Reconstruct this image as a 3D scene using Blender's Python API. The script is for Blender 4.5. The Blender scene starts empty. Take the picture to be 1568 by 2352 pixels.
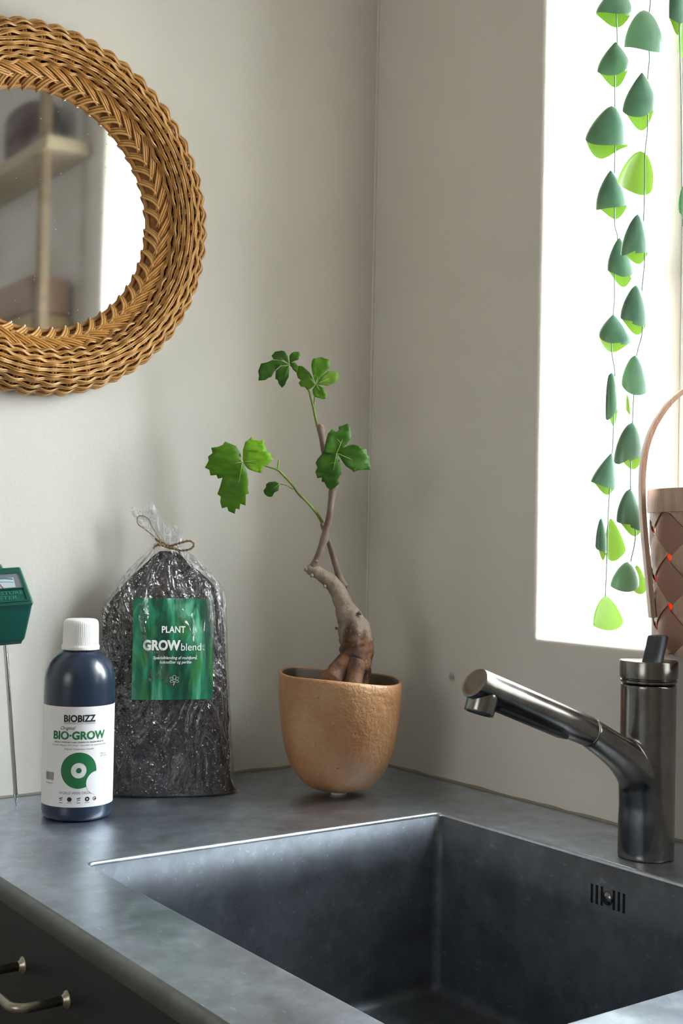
import bpy, bmesh, math, random
from mathutils import Vector, Matrix, noise
from mathutils.geometry import tessellate_polygon
random.seed(7)
S = bpy.context.scene
COL = S.collection
Z0 = 0.9            # worktop height; all z below are measured from the worktop
W, H, F = 1568, 2352, 2882.0
# ---------------- camera ----------------
CAM = Vector((-0.9791, -1.3100, 0.2867))
YAW, PITCH, ROLL = 0.61997, 0.02063, 0.02005
fw = Vector((math.sin(YAW)*math.cos(PITCH), math.cos(YAW)*math.cos(PITCH), math.sin(PITCH)))
r0 = Vector((math.cos(YAW), -math.sin(YAW), 0)); u0 = r0.cross(fw)
RT = r0*math.cos(ROLL)+u0*math.sin(ROLL); UP = -r0*math.sin(ROLL)+u0*math.cos(ROLL)
cd = bpy.data.cameras.new('camera'); cam = bpy.data.objects.new('camera', cd); COL.objects.link(cam)
M = Matrix((RT, UP, -fw)).transposed().to_4x4(); M.translation = CAM+Vector((0, 0, Z0))
cam.matrix_world = M
cd.sensor_fit = 'VERTICAL'; cd.sensor_height = 36; cd.lens = 36*F/H; cd.clip_start = .02
S.camera = cam
# ---------------- sky, window portal, exposure ----------------
S.view_settings.view_transform = 'Standard'; S.view_settings.look = 'None'
S.view_settings.gamma = 1; S.view_settings.use_curve_mapping = False
S.view_settings.exposure = 2.42
SKY = 10.0
wd = bpy.data.worlds.new('sky'); S.world = wd; wd.use_nodes = True
nt = wd.node_tree; nt.nodes.clear()
tc = nt.nodes.new('ShaderNodeTexCoord'); sx = nt.nodes.new('ShaderNodeSeparateXYZ')
cr = nt.nodes.new('ShaderNodeValToRGB'); bg = nt.nodes.new('ShaderNodeBackground'); wo = nt.nodes.new('ShaderNodeOutputWorld')
mr = nt.nodes.new('ShaderNodeMapRange'); mr.inputs[1].default_value = -1; mr.inputs[2].default_value = 1
nt.links.new(tc.outputs['Generated'], sx.inputs[0]); nt.links.new(sx.outputs[2], mr.inputs[0])
nt.links.new(mr.outputs[0], cr.inputs[0]); nt.links.new(cr.outputs[0], bg.inputs[0]); nt.links.new(bg.outputs[0], wo.inputs[0])
cr.color_ramp.elements[0].position = 0.44; cr.color_ramp.elements[0].color = (.30, .30, .28, 1)
cr.color_ramp.elements[1].position = 0.51; cr.color_ramp.elements[1].color = (.53, .57, .60, 1)
e = cr.color_ramp.elements.new(1.0); e.color = (1.32, 1.42, 1.5, 1)
bg.inputs[1].default_value = SKY
WY0, WY1, WZ0, WZ1, WD = -.309, -.865, .181, 1.04, .30    # window opening in the right wall, reveal depth
pl = bpy.data.lights.new('window_portal', 'AREA'); pl.shape = 'RECTANGLE'; pl.size = WZ1-WZ0; pl.size_y = WY0-WY1
pl.cycles.is_portal = True
po = bpy.data.objects.new('window_portal', pl); COL.objects.link(po)
dl_ = bpy.data.lights.new('added_fill_light', 'AREA'); dl_.shape = 'RECTANGLE'; dl_.size = 1.1; dl_.size_y = 1.0; dl_.energy = 2.0; dl_.color = (1.0, .97, .93)  # unseen fill lamp, added on the left to raise the overall brightness
do_ = bpy.data.objects.new('added_fill_light', dl_); COL.objects.link(do_); do_.location = (-2.93, -1.35, .75+Z0); do_.rotation_euler = (0, -math.pi/2, 0)
po.location = (.285, (WY0+WY1)/2, (WZ0+WZ1)/2+Z0); po.rotation_euler = (0, math.pi/2, 0)
# ---------------- helpers ----------------
def ray(x, y): return fw+RT*((x-W/2)/F)-UP*((y-H/2)/F)
def atd(x, y, d): return CAM+ray(x, y)*d
def atp(x, y, p, n):
    r = ray(x, y); return CAM+r*((p-CAM).dot(n)/r.dot(n))
def atz(x, y, z=0): return atp(x, y, Vector((0, 0, z)), Vector((0, 0, 1)))
def s2l(c):
    if isinstance(c, str): c = [int(c[i:i+2], 16)/255 for i in (0, 2, 4)]
    return tuple((v/12.92 if v <= .04045 else ((v+.055)/1.055)**2.4) for v in c)+(1,)
def smoothstep(a, b, x):
    t = max(0, min(1, (x-a)/(b-a))); return t*t*(3-2*t)
def interp(tab, x):
    if x <= tab[0][0]: return tab[0][1]
    for (a, va), (b, vb) in zip(tab, tab[1:]):
        if x <= b: return va+(vb-va)*(x-a)/(b-a)
    return tab[-1][1]
def spline(pts, n):
    """catmull-rom through tuples of any length, n steps per segment"""
    out = []
    P = [pts[0]]+list(pts)+[pts[-1]]
    for i in range(1, len(P)-2):
        a, b, c, d = P[i-1], P[i], P[i+1], P[i+2]
        for k in range(n):
            t = k/n
            out.append(tuple(.5*((2*b[j])+(-a[j]+c[j])*t+(2*a[j]-5*b[j]+4*c[j]-d[j])*t*t+(-a[j]+3*b[j]-3*c[j]+d[j])*t**3) for j in range(len(b))))
    out.append(tuple(pts[-1])); return out
class Tree:
    def __init__(s, name):
        s.m = bpy.data.materials.new(name); s.m.use_nodes = True; s.t = s.m.node_tree
        s.p = s.t.nodes['Principled BSDF']; s.out = s.t.nodes['Material Output']; s._c = None
    def co(s):
        if not s._c: s._c = s.t.nodes.new('ShaderNodeTexCoord').outputs['Object']
        return s._c
    def n(s, typ, ins={}, **kw):
        x = s.t.nodes.new('ShaderNode'+typ)
        for k, v in kw.items(): setattr(x, k, v)
        for k, v in ins.items():
            if hasattr(v, 'is_linked') or hasattr(v, 'links'): s.t.links.new(v, x.inputs[k])
            else: x.inputs[k].default_value = v
        return x
    def map(s, scale=(1, 1, 1), rot=(0, 0, 0), src=None):
        return s.n('Mapping', {0: src or s.co(), 'Scale': scale, 'Rotation': rot}).outputs[0]
    def noise(s, scale, detail=3, vec=None, rough=.5, dist=0):
        return s.n('TexNoise', {'Vector': vec or s.co(), 'Scale': scale, 'Detail': detail, 'Roughness': rough, 'Distortion': dist}).outputs['Fac']
    def ramp(s, fac, stops):
        x = s.n('ValToRGB', {0: fac}); el = x.color_ramp.elements
        for i, (p, c) in enumerate(stops):
            q = el[i] if i < 2 else el.new(p)
            q.position = p; q.color = c if len(c) == 4 else tuple(c)+(1,)
        return x.outputs[0]
    def mix(s, f, a, b, mode='MIX'):
        x = s.n('Mix', data_type='RGBA', blend_type=mode)
        for k, v in ((0, f), (6, a), (7, b)):
            if hasattr(v, 'links'): s.t.links.new(v, x.inputs[k])
            else: x.inputs[k].default_value = v
        return x.outputs[2]
    def fres(s, ior, normal=None):
        bf = s.n('NewGeometry').outputs['Backfacing']; i = s.mrange(bf, 0, 1, ior, 1/ior)
        return s.n('Fresnel', {0: i, **({'Normal': normal} if normal else {})}).outputs[0]
    def mrange(s, v, a, b, c, d): return s.n('MapRange', {0: v, 1: a, 2: b, 3: c, 4: d}).outputs[0]
    def set(s, **kw):
        names = {'col': 'Base Color', 'rough': 'Roughness', 'metal': 'Metallic', 'coat': 'Coat Weight', 'coatr': 'Coat Roughness', 'spec': 'Specular IOR Level',
                 'trans': 'Transmission Weight', 'sss': 'Subsurface Weight', 'alpha': 'Alpha', 'aniso': 'Anisotropic', 'sheen': 'Sheen Weight'}
        for k, v in kw.items():
            i = s.p.inputs[names[k]]
            if hasattr(v, 'links'): s.t.links.new(v, i)
            else: i.default_value = v
        return s
    def bump(s, h, dist=.001, strength=1, prev=None):
        b = s.n('Bump', {'Height': h, 'Distance': dist, 'Strength': strength})
        if prev: s.t.links.new(prev, b.inputs['Normal'])
        s.t.links.new(b.outputs[0], s.p.inputs['Normal']); return b.outputs[0]
def plain(name, col, rough=.5, **kw):
    t = Tree(name); t.set(col=s2l(col), rough=rough, **kw); return t.m
def tag(o, label=None, cat=None, group=None, kind=None):
    for k, v in (('label', label), ('category', cat), ('group', group), ('kind', kind)):
        if v: o[k] = v
    return o
def thing(name, label, cat, loc, group=None):
    o = bpy.data.objects.new(name, None); COL.objects.link(o); o.location = Vector(loc)+Vector((0, 0, Z0)); o.empty_display_size = .02
    o['o'] = list(loc); return tag(o, label, cat, group)
def root(o):
    while o.parent: o = o.parent
    return o
def obj(name, vf, mat, parent=None, smooth=True, loc=(0, 0, 0), local=False, mats=None, fmat=None):
    v, f = vf[0], vf[1]
    L = Vector(root(parent)['o']) if parent else Vector(loc)
    if local: L = Vector((0, 0, 0))
    me = bpy.data.meshes.new(name); me.from_pydata([Vector(p)-L for p in v], [], f); me.update()
    for m in ([mat] if mats is None else mats): me.materials.append(m)
    if fmat:
        for p, k in zip(me.polygons, fmat): p.material_index = k
    if smooth: me.polygons.foreach_set('use_smooth', [True]*len(me.polygons))
    o = bpy.data.objects.new(name, me); COL.objects.link(o)
    if parent: o.parent = parent
    else: o.location = Vector(loc)+Vector((0, 0, Z0)); o['o'] = list(loc)
    if smooth == 'auto':
        bm = bmesh.new(); bm.from_mesh(me)
        for e in bm.edges:
            if len(e.link_faces) == 2 and e.calc_face_angle(0) > .6: e.smooth = False
        bm.to_mesh(me); bm.free()
    return o
def join(*vfs):
    V, Fc = [], []
    for v, f in vfs:
        b = len(V); V += list(v); Fc += [tuple(b+i for i in q) for q in f]
    return V, Fc
def bmvf(bm):
    bm.verts.index_update(); r = ([v.co.copy() for v in bm.verts], [tuple(v.index for v in f.verts) for f in bm.faces]); bm.free(); return r
def box(lo, hi, bev=0, seg=2):
    lo, hi = Vector(lo), Vector(hi); bm = bmesh.new(); bmesh.ops.create_cube(bm, size=1)
    for v in bm.verts: v.co = Vector(((lo[i]+hi[i])/2+v.co[i]*(hi[i]-lo[i]) for i in range(3)))
    if bev: bmesh.ops.bevel(bm, geom=bm.edges[:], offset=bev, segments=seg, profile=.5, affect='EDGES')
    return bmvf(bm)
def loft(rings, closed_ring=True, cap0=False, cap1=False, closed_path=False):
    n = len(rings[0]); V = [p for r in rings for p in r]; Fc = []
    m = len(rings)
    for i in range(m if closed_path else m-1):
        a, b = i*n, ((i+1) % m)*n
        for j in range(n if closed_ring else n-1):
            k = (j+1) % n; Fc.append((a+j, a+k, b+k, b+j))
    if cap0: Fc.append(tuple(range(n))[::-1])
    if cap1: Fc.append(tuple((m-1)*n+j for j in range(n)))
    return V, Fc
def tube(path, rad, n=8, closed=False, caps=True, flat=1.0):
    P = [Vector(p) for p in path]; m = len(P)
    R_ = rad if isinstance(rad, (list, tuple)) else [rad]*m
    T = []
    for i in range(m):
        a = P[(i-1) % m] if closed else P[max(i-1, 0)]; b = P[(i+1) % m] if closed else P[min(i+1, m-1)]
        T.append((b-a).normalized())
    up = Vector((0, 0, 1)) if abs(T[0].z) < .9 else Vector((1, 0, 0))
    N = (up-T[0]*up.dot(T[0])).normalized(); rings = []
    for i in range(m):
        N = (N-T[i]*N.dot(T[i])).normalized(); B = T[i].cross(N)
        rings.append([P[i]+(N*math.cos(2*math.pi*k/n)+B*math.sin(2*math.pi*k/n)*flat)*R_[i] for k in range(n)])
    return loft(rings, cap0=caps and not closed, cap1=caps and not closed, closed_path=closed)
def lathe(prof, n=48, c=(0, 0, 0), cap=True, fn=None):
    rings = []
    for r, z in prof:
        ring = []
        for k in range(n):
            a = 2*math.pi*k/n; p = Vector((r*math.cos(a), r*math.sin(a), z))
            if fn: p = fn(p, a)
            ring.append(p+Vector(c))
        rings.append(ring)
    return loft(rings, cap0=cap and prof[0][0] > 1e-5, cap1=cap and prof[-1][0] > 1e-5)
def rrect(x0, x1, y0, y1, r, n=6):
    out = []
    for cx, cy, a0 in ((x1-r, y1-r, 0), (x0+r, y1-r, 90), (x0+r, y0+r, 180), (x1-r, y0+r, 270)):
        for k in range(n+1):
            a = math.radians(a0+90*k/n); out.append((cx+r*math.cos(a), cy+r*math.sin(a)))
    return out
def outward(pts, x0, x1, y0, y1):
    """every corner arc of a rounded rectangle goes to the matching corner of the outer rectangle"""
    n = len(pts)//4; return [((x1, y1), (x0, y1), (x0, y0), (x1, y0))[k//n] for k in range(len(pts))]
def text_mesh(body, size, align='CENTER', bold=0, shear=0, space=1.0):
    cu = bpy.data.curves.new('t', 'FONT'); cu.body = body; cu.size = size; cu.align_x = align; cu.offset = bold*size; cu.shear = shear; cu.space_character = space
    cu.resolution_u = 4
    o = bpy.data.objects.new('t', cu); COL.objects.link(o)
    dg = bpy.context.evaluated_depsgraph_get(); me = bpy.data.meshes.new_from_object(o.evaluated_get(dg))
    bm = bmesh.new(); bm.from_mesh(me); COL.objects.unlink(o); bpy.data.objects.remove(o); bpy.data.meshes.remove(me)
    bmesh.ops.triangulate(bm, faces=bm.faces[:]); bmesh.ops.remove_doubles(bm, verts=bm.verts[:], dist=1e-6)
    return bmvf(bm)
def fit_width(vf, w, cx=0):
    xs = [p[0] for p in vf[0]]; a, b = min(xs), max(xs); k = w/(b-a)
    return [Vector(((p[0]-(a+b)/2)*k+cx, p[1], 0)) for p in vf[0]], vf[1]
def mapvf(vf, fn): return [fn(Vector(p)) for p in vf[0]], vf[1]
def disc2(cx, cy, r, rin=0, n=40, rings=6, a0=0, a1=360):
    out = []
    for i in range(rings+1):
        q = rin+(r-rin)*i/rings
        out.append([Vector((cx+q*math.cos(math.radians(a0+(a1-a0)*k/n)), cy+q*math.sin(math.radians(a0+(a1-a0)*k/n)), 0)) for k in range(n)])
    return loft(out)
def rect2(x0, x1, y0, y1, nx=4, ny=1):
    return loft([[Vector((x0+(x1-x0)*i/nx, y0+(y1-y0)*j/ny, 0)) for i in range(nx+1)] for j in range(ny+1)], closed_ring=False)
def nz(p, s, seed=0): return noise.noise(Vector(p)*s+Vector((seed*7.3, seed*3.1, seed*1.7)))
def addmod(o, typ, **kw):
    m = o.modifiers.new(typ.lower(), typ)
    for k, v in kw.items(): setattr(m, k, v)
    return m
# ---------------- materials ----------------
def plaster(name, col, spot=False):
    t = Tree(name); n1 = t.noise(3.5, 2); n2 = t.noise(260, 3)
    c = t.mix(t.mrange(n1, .3, .7, 0, 1), s2l(col), tuple(v*.93 for v in s2l(col)[:3])+(1,))
    if spot:   # small scuff marks on the paint
        m = t.n('VectorMath', {0: t.co(), 1: (0, -.1707, .1234)}, operation='DISTANCE').outputs['Value']
        wob = t.n('Math', {0: t.noise(180, 2), 1: .010}, operation='MULTIPLY').outputs[0]
        m = t.n('Math', {0: m, 1: wob}, operation='ADD').outputs[0]
        c = t.mix(t.mrange(m, .0068, .0125, .6, 0), c, s2l('6b5c46'))
    t.set(col=c, rough=.62, spec=.35); b = t.bump(n2, .00035, .6); t.bump(t.noise(22, 2), .0012, .5, b); return t.m
WALL = plaster('wall_paint', 'dedad2', True); WALL_DIM = plaster('room_paint', 'dfd8cd'); CEIL = plaster('ceiling_paint', 'e6e4de')
SILLM = plaster('sill_paint', 'f1f1ee')
def steel(name, c1, c2, r0_, r1_, fleck=.6, brush=(1, 1, 1)):
    t = Tree(name); n1 = t.noise(9, 5, rough=.65); n2 = t.noise(60, 4, vec=t.map(brush)); n3 = t.noise(420, 2)
    f = t.mrange(t.noise(230, 2, vec=t.map((1, .3, 1), (0, 0, .6))), .66, .74, 0, 1)
    c = t.mix(t.mrange(n1, .32, .68, 0, 1), s2l(c1), s2l(c2))
    c = t.mix(t.mrange(t.noise(28, 6, rough=.7), .42, .62, 0, .4), c, tuple(x*.5 for x in s2l(c1)[:3])+(1,))
    c = t.mix(t.mrange(n2, .55, .8, 0, .3), c, tuple(min(1, x*1.6) for x in s2l(c2)[:3])+(1,))
    if fleck: c = t.mix(t.n('Math', {0: f, 1: fleck}, operation='MULTIPLY').outputs[0], c, (.8, .83, .86, 1))
    rr = t.n('Math', {0: t.mrange(n1, .3, .7, r0_, r1_), 1: t.mrange(n2, .4, .8, 0, .04)}, operation='ADD').outputs[0]
    t.set(col=c, rough=rr, metal=1.0); t.bump(n3, .0001, .25, t.bump(n2, .0002, .3)); return t.m
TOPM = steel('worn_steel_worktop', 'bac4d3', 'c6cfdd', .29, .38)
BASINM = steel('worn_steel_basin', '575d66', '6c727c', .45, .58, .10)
EDGEM = steel('steel_edge', '777a7a', '808382', .30, .34, False)
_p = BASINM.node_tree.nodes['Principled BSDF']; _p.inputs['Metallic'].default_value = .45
FAUC = steel('brushed_faucet_steel', '7c7a78', '94928f', .17, .25, False, (1, 1, .08))
BLACKM = plain('painted_slot_shade', '07080a', .9)  # solid black, the shade inside the slots put into the colour
# ---------------- setting ----------------
def struct(name, vf, mat, parent=None, smooth=False, loc=(0, 0, 0)):
    o = obj(name, vf, mat, parent, smooth, loc)
    if not parent: o['kind'] = 'structure'
    return o
XL, YF, ZC, ZF = -3.0, -3.0, 1.6, -Z0
struct('floor', box((XL-.1, YF-.1, ZF-.1), (.3, .1, ZF)), None or Tree('floor_wood').set(col=s2l('908a84'), rough=.5).m)
struct('ceiling', box((XL-.1, YF-.1, ZC), (.3, .1, ZC+.1)), CEIL)
struct('wall_back', box((XL-.1, 0, ZF), (.3, .1, ZC)), WALL)
struct('wall_left', box((XL-.1, YF, ZF), (XL, 0, ZC)), WALL_DIM)
struct('wall_front', box((XL-.1, YF-.1, ZF), (.3, YF, ZC)), WALL_DIM)
# right wall with the window opening: rounded arris, reveal and outer face
def wall_right():
    rings = []
    br = .005
    def hole(g, x): return [Vector((x, p[0], p[1])) for p in rrect(WY1-g, WY0+g, WZ0-g, WZ1+g, .005+g, 5)]
    inner = [(p.y, p.z) for p in hole(br, 0)]
    rings.append([Vector((0, a, b)) for a, b in outward(inner, YF, 0, ZF, ZC)])
    for k in range(6):
        a = math.radians(90*k/5); rings.append(hole(br*(1-math.sin(a)), br*(1-math.cos(a))))
    rings.append(hole(0, .1)); rings.append(hole(0, .2)); rings.append(hole(0, WD))
    rings.append([Vector((WD, a, b)) for a, b in outward([(p.y, p.z) for p in hole(0, 0)], YF, 0, ZF, ZC)])
    v, f = loft(rings)
    return v, f
struct('wall_right', wall_right(), WALL, smooth='auto')
# caulk bead in the corner and along the worktop joint
cb = []
for i in range(61):
    z = i/60*ZC; cb.append((-.0006+.0004*nz((0, 0, z), 14), -.0006+.0004*nz((0, 1, z), 14), z))
struct('trim_1', tube(cb, .0020, 10), WALL, smooth=True)
CAULK = plain('grey_sealant', '8d897c', .6)
j1 = [(-.001-i/150*1.6, .0005, .0006+.0012*nz((i*.11, 0, 0), 2.0)) for i in range(151)]
struct('trim_2', tube(j1, [.0022+.0008*nz((i*.17, 3, 0), 1.7) for i in range(151)], 6), CAULK, smooth=True)
j2 = [(.0005, -.001-i/120*1.09, .0006+.0014*nz((i*.13, 5, 0), 2.0)) for i in range(121)]
struct('trim_3', tube(j2, [.0024+.0010*nz((i*.19, 8, 0), 1.7) for i in range(121)], 6), CAULK, smooth=True)
# window: frame, casement, mullion, panes, sill board, stay
WHITE = plain('white_gloss_paint', 'eef1ef', .35)
GL = Tree('window_glass'); GL.set(col=(1, 1, 1, 1), rough=0)
_tr = GL.n('BsdfTransparent', {0: (.97, .985, .98, 1)}); _g = GL.n('BsdfGlossy', {0: (1, 1, 1, 1), 1: .0}); _f = GL.fres(1.45)
_m = GL.n('MixShader', {0: _f, 1: _tr.outputs[0], 2: _g.outputs[0]}); GL.t.links.new(_m.outputs[0], GL.out.inputs[0])
win = bpy.data.objects.new('window_1', None); COL.objects.link(win); win.location = (0, 0, Z0); win['o'] = [0, 0, 0]; win['kind'] = 'structure'
def bars(x0, x1, y0, y1, z0, z1, t):
    return join(box((x0, y0, z0), (x1, y0+t, z1), .002), box((x0, y1-t, z0), (x1, y1, z1), .002), box((x0, y0+t, z0), (x1, y1-t, z0+t), .002), box((x0, y0+t, z1-t), (x1, y1-t, z1), .002))
obj('window_frame', bars(.235, .285, WY1, WY0, WZ0, WZ1, .03), WHITE, win, False)
MIDY = (WY0+WY1)/2
for a, b in ((WY1+.03, MIDY-.002), (MIDY+.002, WY0-.03)):
    s = obj('casement', bars(.228, .262, a, b, WZ0+.03, WZ1-.03, .035), WHITE, win, False)
    obj('pane', box((.244, a+.034, WZ0+.064), (.248, b-.034, WZ1-.064)), GL.m, s, False)
obj('window_stay', join(tube([(.225, WY0-.028, .62), (.205, WY0-.034, .605), (.20, WY0-.10, .545)], .003, 8), box((.212, WY0-.045, .61), (.228, WY0-.025, .632), .002)), plain('stay_metal', 'a9adac', .3, metal=.9), win)
w2 = bpy.data.objects.new('added_window', None); COL.objects.link(w2); w2.location = (0, 0, Z0); w2['o'] = [0, 0, 0]; w2['kind'] = 'structure'  # made-up window out of view, added as a setting for the fill lamp
obj('window_frame', bars(-3.0, -2.95, -1.90, -.80, .20, 1.30, .05), WHITE, w2, False)
obj('pane', box((-2.99, -1.85, .25), (-2.98, -.85, 1.25)), WHITE, w2, False)
# ---------------- worktop with sink ----------------
SX0, SX1, SY0, SY1, SD = -.5166, -.1184, -.7757, -.2929, .186
wt = thing('kitchen_worktop', 'worn stainless steel worktop with a square built-in sink along the walls', 'worktop', (-.3, -.55, 0))
def top_plate():
    def hl(g, z, r=.008): return [Vector((x, y, z)) for x, y in rrect(SX0-g, SX1+g, SY0-g, SY1+g, r+g, 6)]
    e = .0032; h0 = hl(e, 0)
    X0, X1, Y0, Y1 = -.5955, 0, -1.10, 0
    o = [Vector((a, b, 0)) for a, b in outward([(p.x, p.y) for p in h0], X0, X1, Y0, Y1)]
    rings = [o, h0]
    for k in range(1, 6):
        a = math.radians(90*k/5); rings.append(hl(e*(1-math.sin(a)), -e*(1-math.cos(a))))
    v, f = loft(rings)
    bot = join(box((X0+.001, Y0, -.014), (SX0-.004, Y1, -.012)), box((SX1+.004, Y0, -.014), (X1, Y1, -.012)),
               box((SX0-.004, SY1+.004, -.014), (SX1+.004, Y1, -.012)), box((SX0-.004, Y0, -.014), (SX1+.004, SY0-.004, -.012)))
    return join((v, f), bot)
obj('top_plate', top_plate(), TOPM, wt, 'auto')
prof = []
for k in range(8):
    a = math.radians(90*k/7); prof.append((-.5955-.0055*math.sin(a), -.0055*(1-math.cos(a))))
prof += [(-.6010, -.0145), (-.6000, -.0162), (-.5985, -.0168), (-.594, -.0168)]
obj('front_lip', loft([[Vector((x, -1.10, z)) for x, z in prof], [Vector((x, -.55, z)) for x, z in prof], [Vector((x, -.0005, z)) for x, z in prof]], closed_ring=False), EDGEM, wt, 'auto')
def basin():
    def hl(g, z, r): return [Vector((x, y, z)) for x, y in rrect(SX0+g, SX1-g, SY0+g, SY1-g, max(r-g*.5, .003), 6)]
    rings = [hl(0, -.0034, .008), hl(0, -.05, .009), hl(.0005, -.12, .010), hl(.001, -SD+.012, .011)]
    for k in range(1, 7):
        a = math.radians(90*k/6); rings.append(hl(.001+.012*(1-math.cos(a)), -SD+.012-.012*math.sin(a), .012))
    cx, cy = (SX0+SX1)/2, (SY0+SY1)/2
    base = rings[-1]
    for q in (.75, .5, .3, .115): rings.append([Vector((cx+(p.x-cx)*q, cy+(p.y-cy)*q, -SD-.004*(1-q))) for p in base])
    return loft(rings)
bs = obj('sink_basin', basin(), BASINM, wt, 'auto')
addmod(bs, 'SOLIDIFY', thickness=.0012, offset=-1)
dr = obj('drain_strainer', lathe([(.0001, -SD+.001), (.02, -SD+.0005), (.038, -SD), (.045, -SD-.001), (.047, -SD-.004), (.046, -SD-.02)], 40, ((SX0+SX1)/2, (SY0+SY1)/2, 0)), FAUC, wt)
px0 = Vector((SX1, 0, 0)); nx = Vector((1, 0, 0))
for (ax, ay) in ((1358.7, 2051.3), (1370.2, 2054.7), (1381.7, 2058), (1409.2, 2067.7), (1420.7, 2071), (1432.2, 2075.4)):
    q = atp(ax, ay, px0, nx)
    o = obj('overflow_slot', box((q.x-.0002, q.y-.0016, q.z-.0088), (q.x+.004, q.y+.0016, q.z+.0088), .0003, 1), BLACKM, wt, False); o['label'] = 'narrow black box painted as the shade inside an overflow slot'  # no hole is cut, the black box stands for the slot's inner shade
q = atp(1394.5, 2063.5, px0, nx)
sc = lathe([(.0001, .0028), (.0028, .0026), (.0052, .0016), (.0063, .0004), (.0064, -.001)], 28)
rotx = Matrix.Rotation(-math.pi/2, 4, 'Y')
sw = obj('overflow_screw', mapvf(sc, lambda p: q+rotx @ p), FAUC, wt)
obj('screw_slot', mapvf(box((-.0062, -.0005, .0022), (.0062, .0005, .00295)), lambda p: q+rotx @ (Matrix.Rotation(.9, 4, 'Z') @ p)), BLACKM, sw, False)
# ---------------- cabinet ----------------
cab = thing('base_cabinet', 'dark blue-black kitchen cabinet with bar handle under the worktop', 'cabinet', (-.3, -.55, ZF))
CABM = Tree('dark_cabinet_paint'); CABM.set(col=CABM.mix(CABM.mrange(CABM.noise(6, 3), .3, .7, 0, 1), s2l('101416'), s2l('171c1e')), rough=.48, spec=.3); CABM.bump(CABM.noise(300, 2), .0001, .4); CABM = CABM.m
obj('carcass', join(box((-.575, -1.098, -.8), (-.02, -1.08, -.02)), box((-.575, -.02, -.8), (-.02, -.003, -.02)), box((-.03, -1.08, -.8), (-.02, -.02, -.02)),
    box((-.575, -1.08, -.8), (-.03, -.02, -.782)), box((-.52, -1.098, -.9), (-.50, -.003, -.8)), box((-.575, -1.08, -.05), (-.555, -.02, -.02))), CABM, cab, False)
dw = obj('drawer_front', box((-.5955, -1.098, -.31), (-.577, -.003, -.0195), .0012), CABM, cab, 'auto')
obj('cabinet_door', box((-.5955, -1.098, -.798), (-.577, -.003, -.314), .0012), CABM, cab, 'auto')
HM = steel('brushed_handle_metal', 'a09a8e', 'b3ad a0'.replace(' ', ''), .25, .36, False)
pf = Vector((-.5955, 0, 0)); A = atp(53, 2217, pf, nx); B = atp(154, 2296, pf, nx); st = .040
pts = []
for P_, s_ in ((A, -1), (B, 1)):
    loc = []
    loc.append(Vector((-.5955, P_.y, P_.z))); loc.append(Vector((-.5955-st*.6, P_.y, P_.z)))
    for k in range(7):
        a = math.radians(90*k/6); rr = .011; loc.append(Vector((-.5955-st+rr-rr*math.sin(a), P_.y+(rr-rr*math.cos(a))*s_, P_.z)))
    pts += loc if s_ == -1 else loc[::-1]
hd = obj('drawer_handle', tube(pts, .0036, 14), HM, dw); hd['label'] = 'brushed metal bar handle'
for P_ in (A, B):
    hf = lathe([(.0036, .0045), (.0042, .003), (.0066, .0012), (.0072, .0003), (.0072, 0)], 24)
    obj('handle_flange', mapvf(hf, lambda p: Vector((-.5955-p.z, P_.y+p.x, P_.z+p.y))), HM, dw).parent = dw
# ---------------- faucet ----------------
FX, FY = -.0737, -.5334
fa = thing('kitchen_faucet', 'brushed steel mixer tap with angled pull-out spout beside the sink', 'faucet', (FX, FY, 0))
tipc = atp(1089, 1568, Vector((0, FY, 0)), Vector((0, 1, 0))); seam = atp(1351, 1680, Vector((0, FY, 0)), Vector((0, 1, 0)))
ax = (tipc-seam).normalized()
pth = spline([(FX-.001, FY, 0, .0252), (FX-.001, FY, .03, .0250), (FX-.0015, FY, .052, .0244), (FX-.008, FY, .073, .0222), (FX-.026, FY, .0895, .0178), (FX-.050, FY, .1045, .0146), (seam.x, FY, seam.z, .0133)], 8)
blend = join(lathe([(.0252, 0), (.0252, .05), (.0252, .1585)], 64, (FX, FY, 0)), tube([p[:3] for p in pth], [p[3] for p in pth], 48))
fb = obj('faucet_body', blend, FAUC, fa)
addmod(fb, 'REMESH', mode='VOXEL', voxel_size=.0011, use_smooth_shade=True)
addmod(fb, 'SMOOTH', factor=.5, iterations=14)
obj('joint_ring', mapvf(lathe([(.0100, -.0008), (.0129, -.0007), (.0131, .0002), (.0129, .0008), (.010, .0010)], 48), lambda p: seam+ax.to_track_quat('Z', 'Y') @ p), plain('pale_joint_metal', 'b9bcbc', .25, metal=1), fa)
qa = ax.to_track_quat('Z', 'Y'); Lh = (tipc-seam).length
# pull-out head: round tube with a slanted end and flattened underside lug
def head():
    rings = []
    for (t, r) in ((.0005, .0128), (.0015, .0134), (Lh*.3, .0135), (Lh*.6, .0134), (Lh-.016, .0134), (Lh-.002, .0134), (Lh, .0130)):
        ring = []
        for k in range(48):
            a = 2*math.pi*k/48; p = Vector((r*math.cos(a), r*math.sin(a), t))
            w_ = qa @ p
            if t > Lh-.017:       # slant the nose so its face stands nearly upright
                w_ += ax*(-.30*(w_-ax*w_.dot(ax)).z)*(t-(Lh-.017))/.017
            ring.append(seam+w_)
        rings.append(ring)
    last = rings[-1]; c = sum(last, Vector())/48
    rings.append([c+(p-c)*.9+ax*.0004 for p in last]); rings.append([c+(p-c)*.45+ax*.0004 for p in last])
    return loft(rings, cap0=True, cap1=True)
hdm = obj('spray_head', head(), FAUC, fa, 'auto')
nc = tipc-ax*.0135
dn = Vector((0.0, 0, -1)); qd = (dn*1.0+ax*0.33).normalized().to_track_quat('Z', 'Y')
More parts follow.
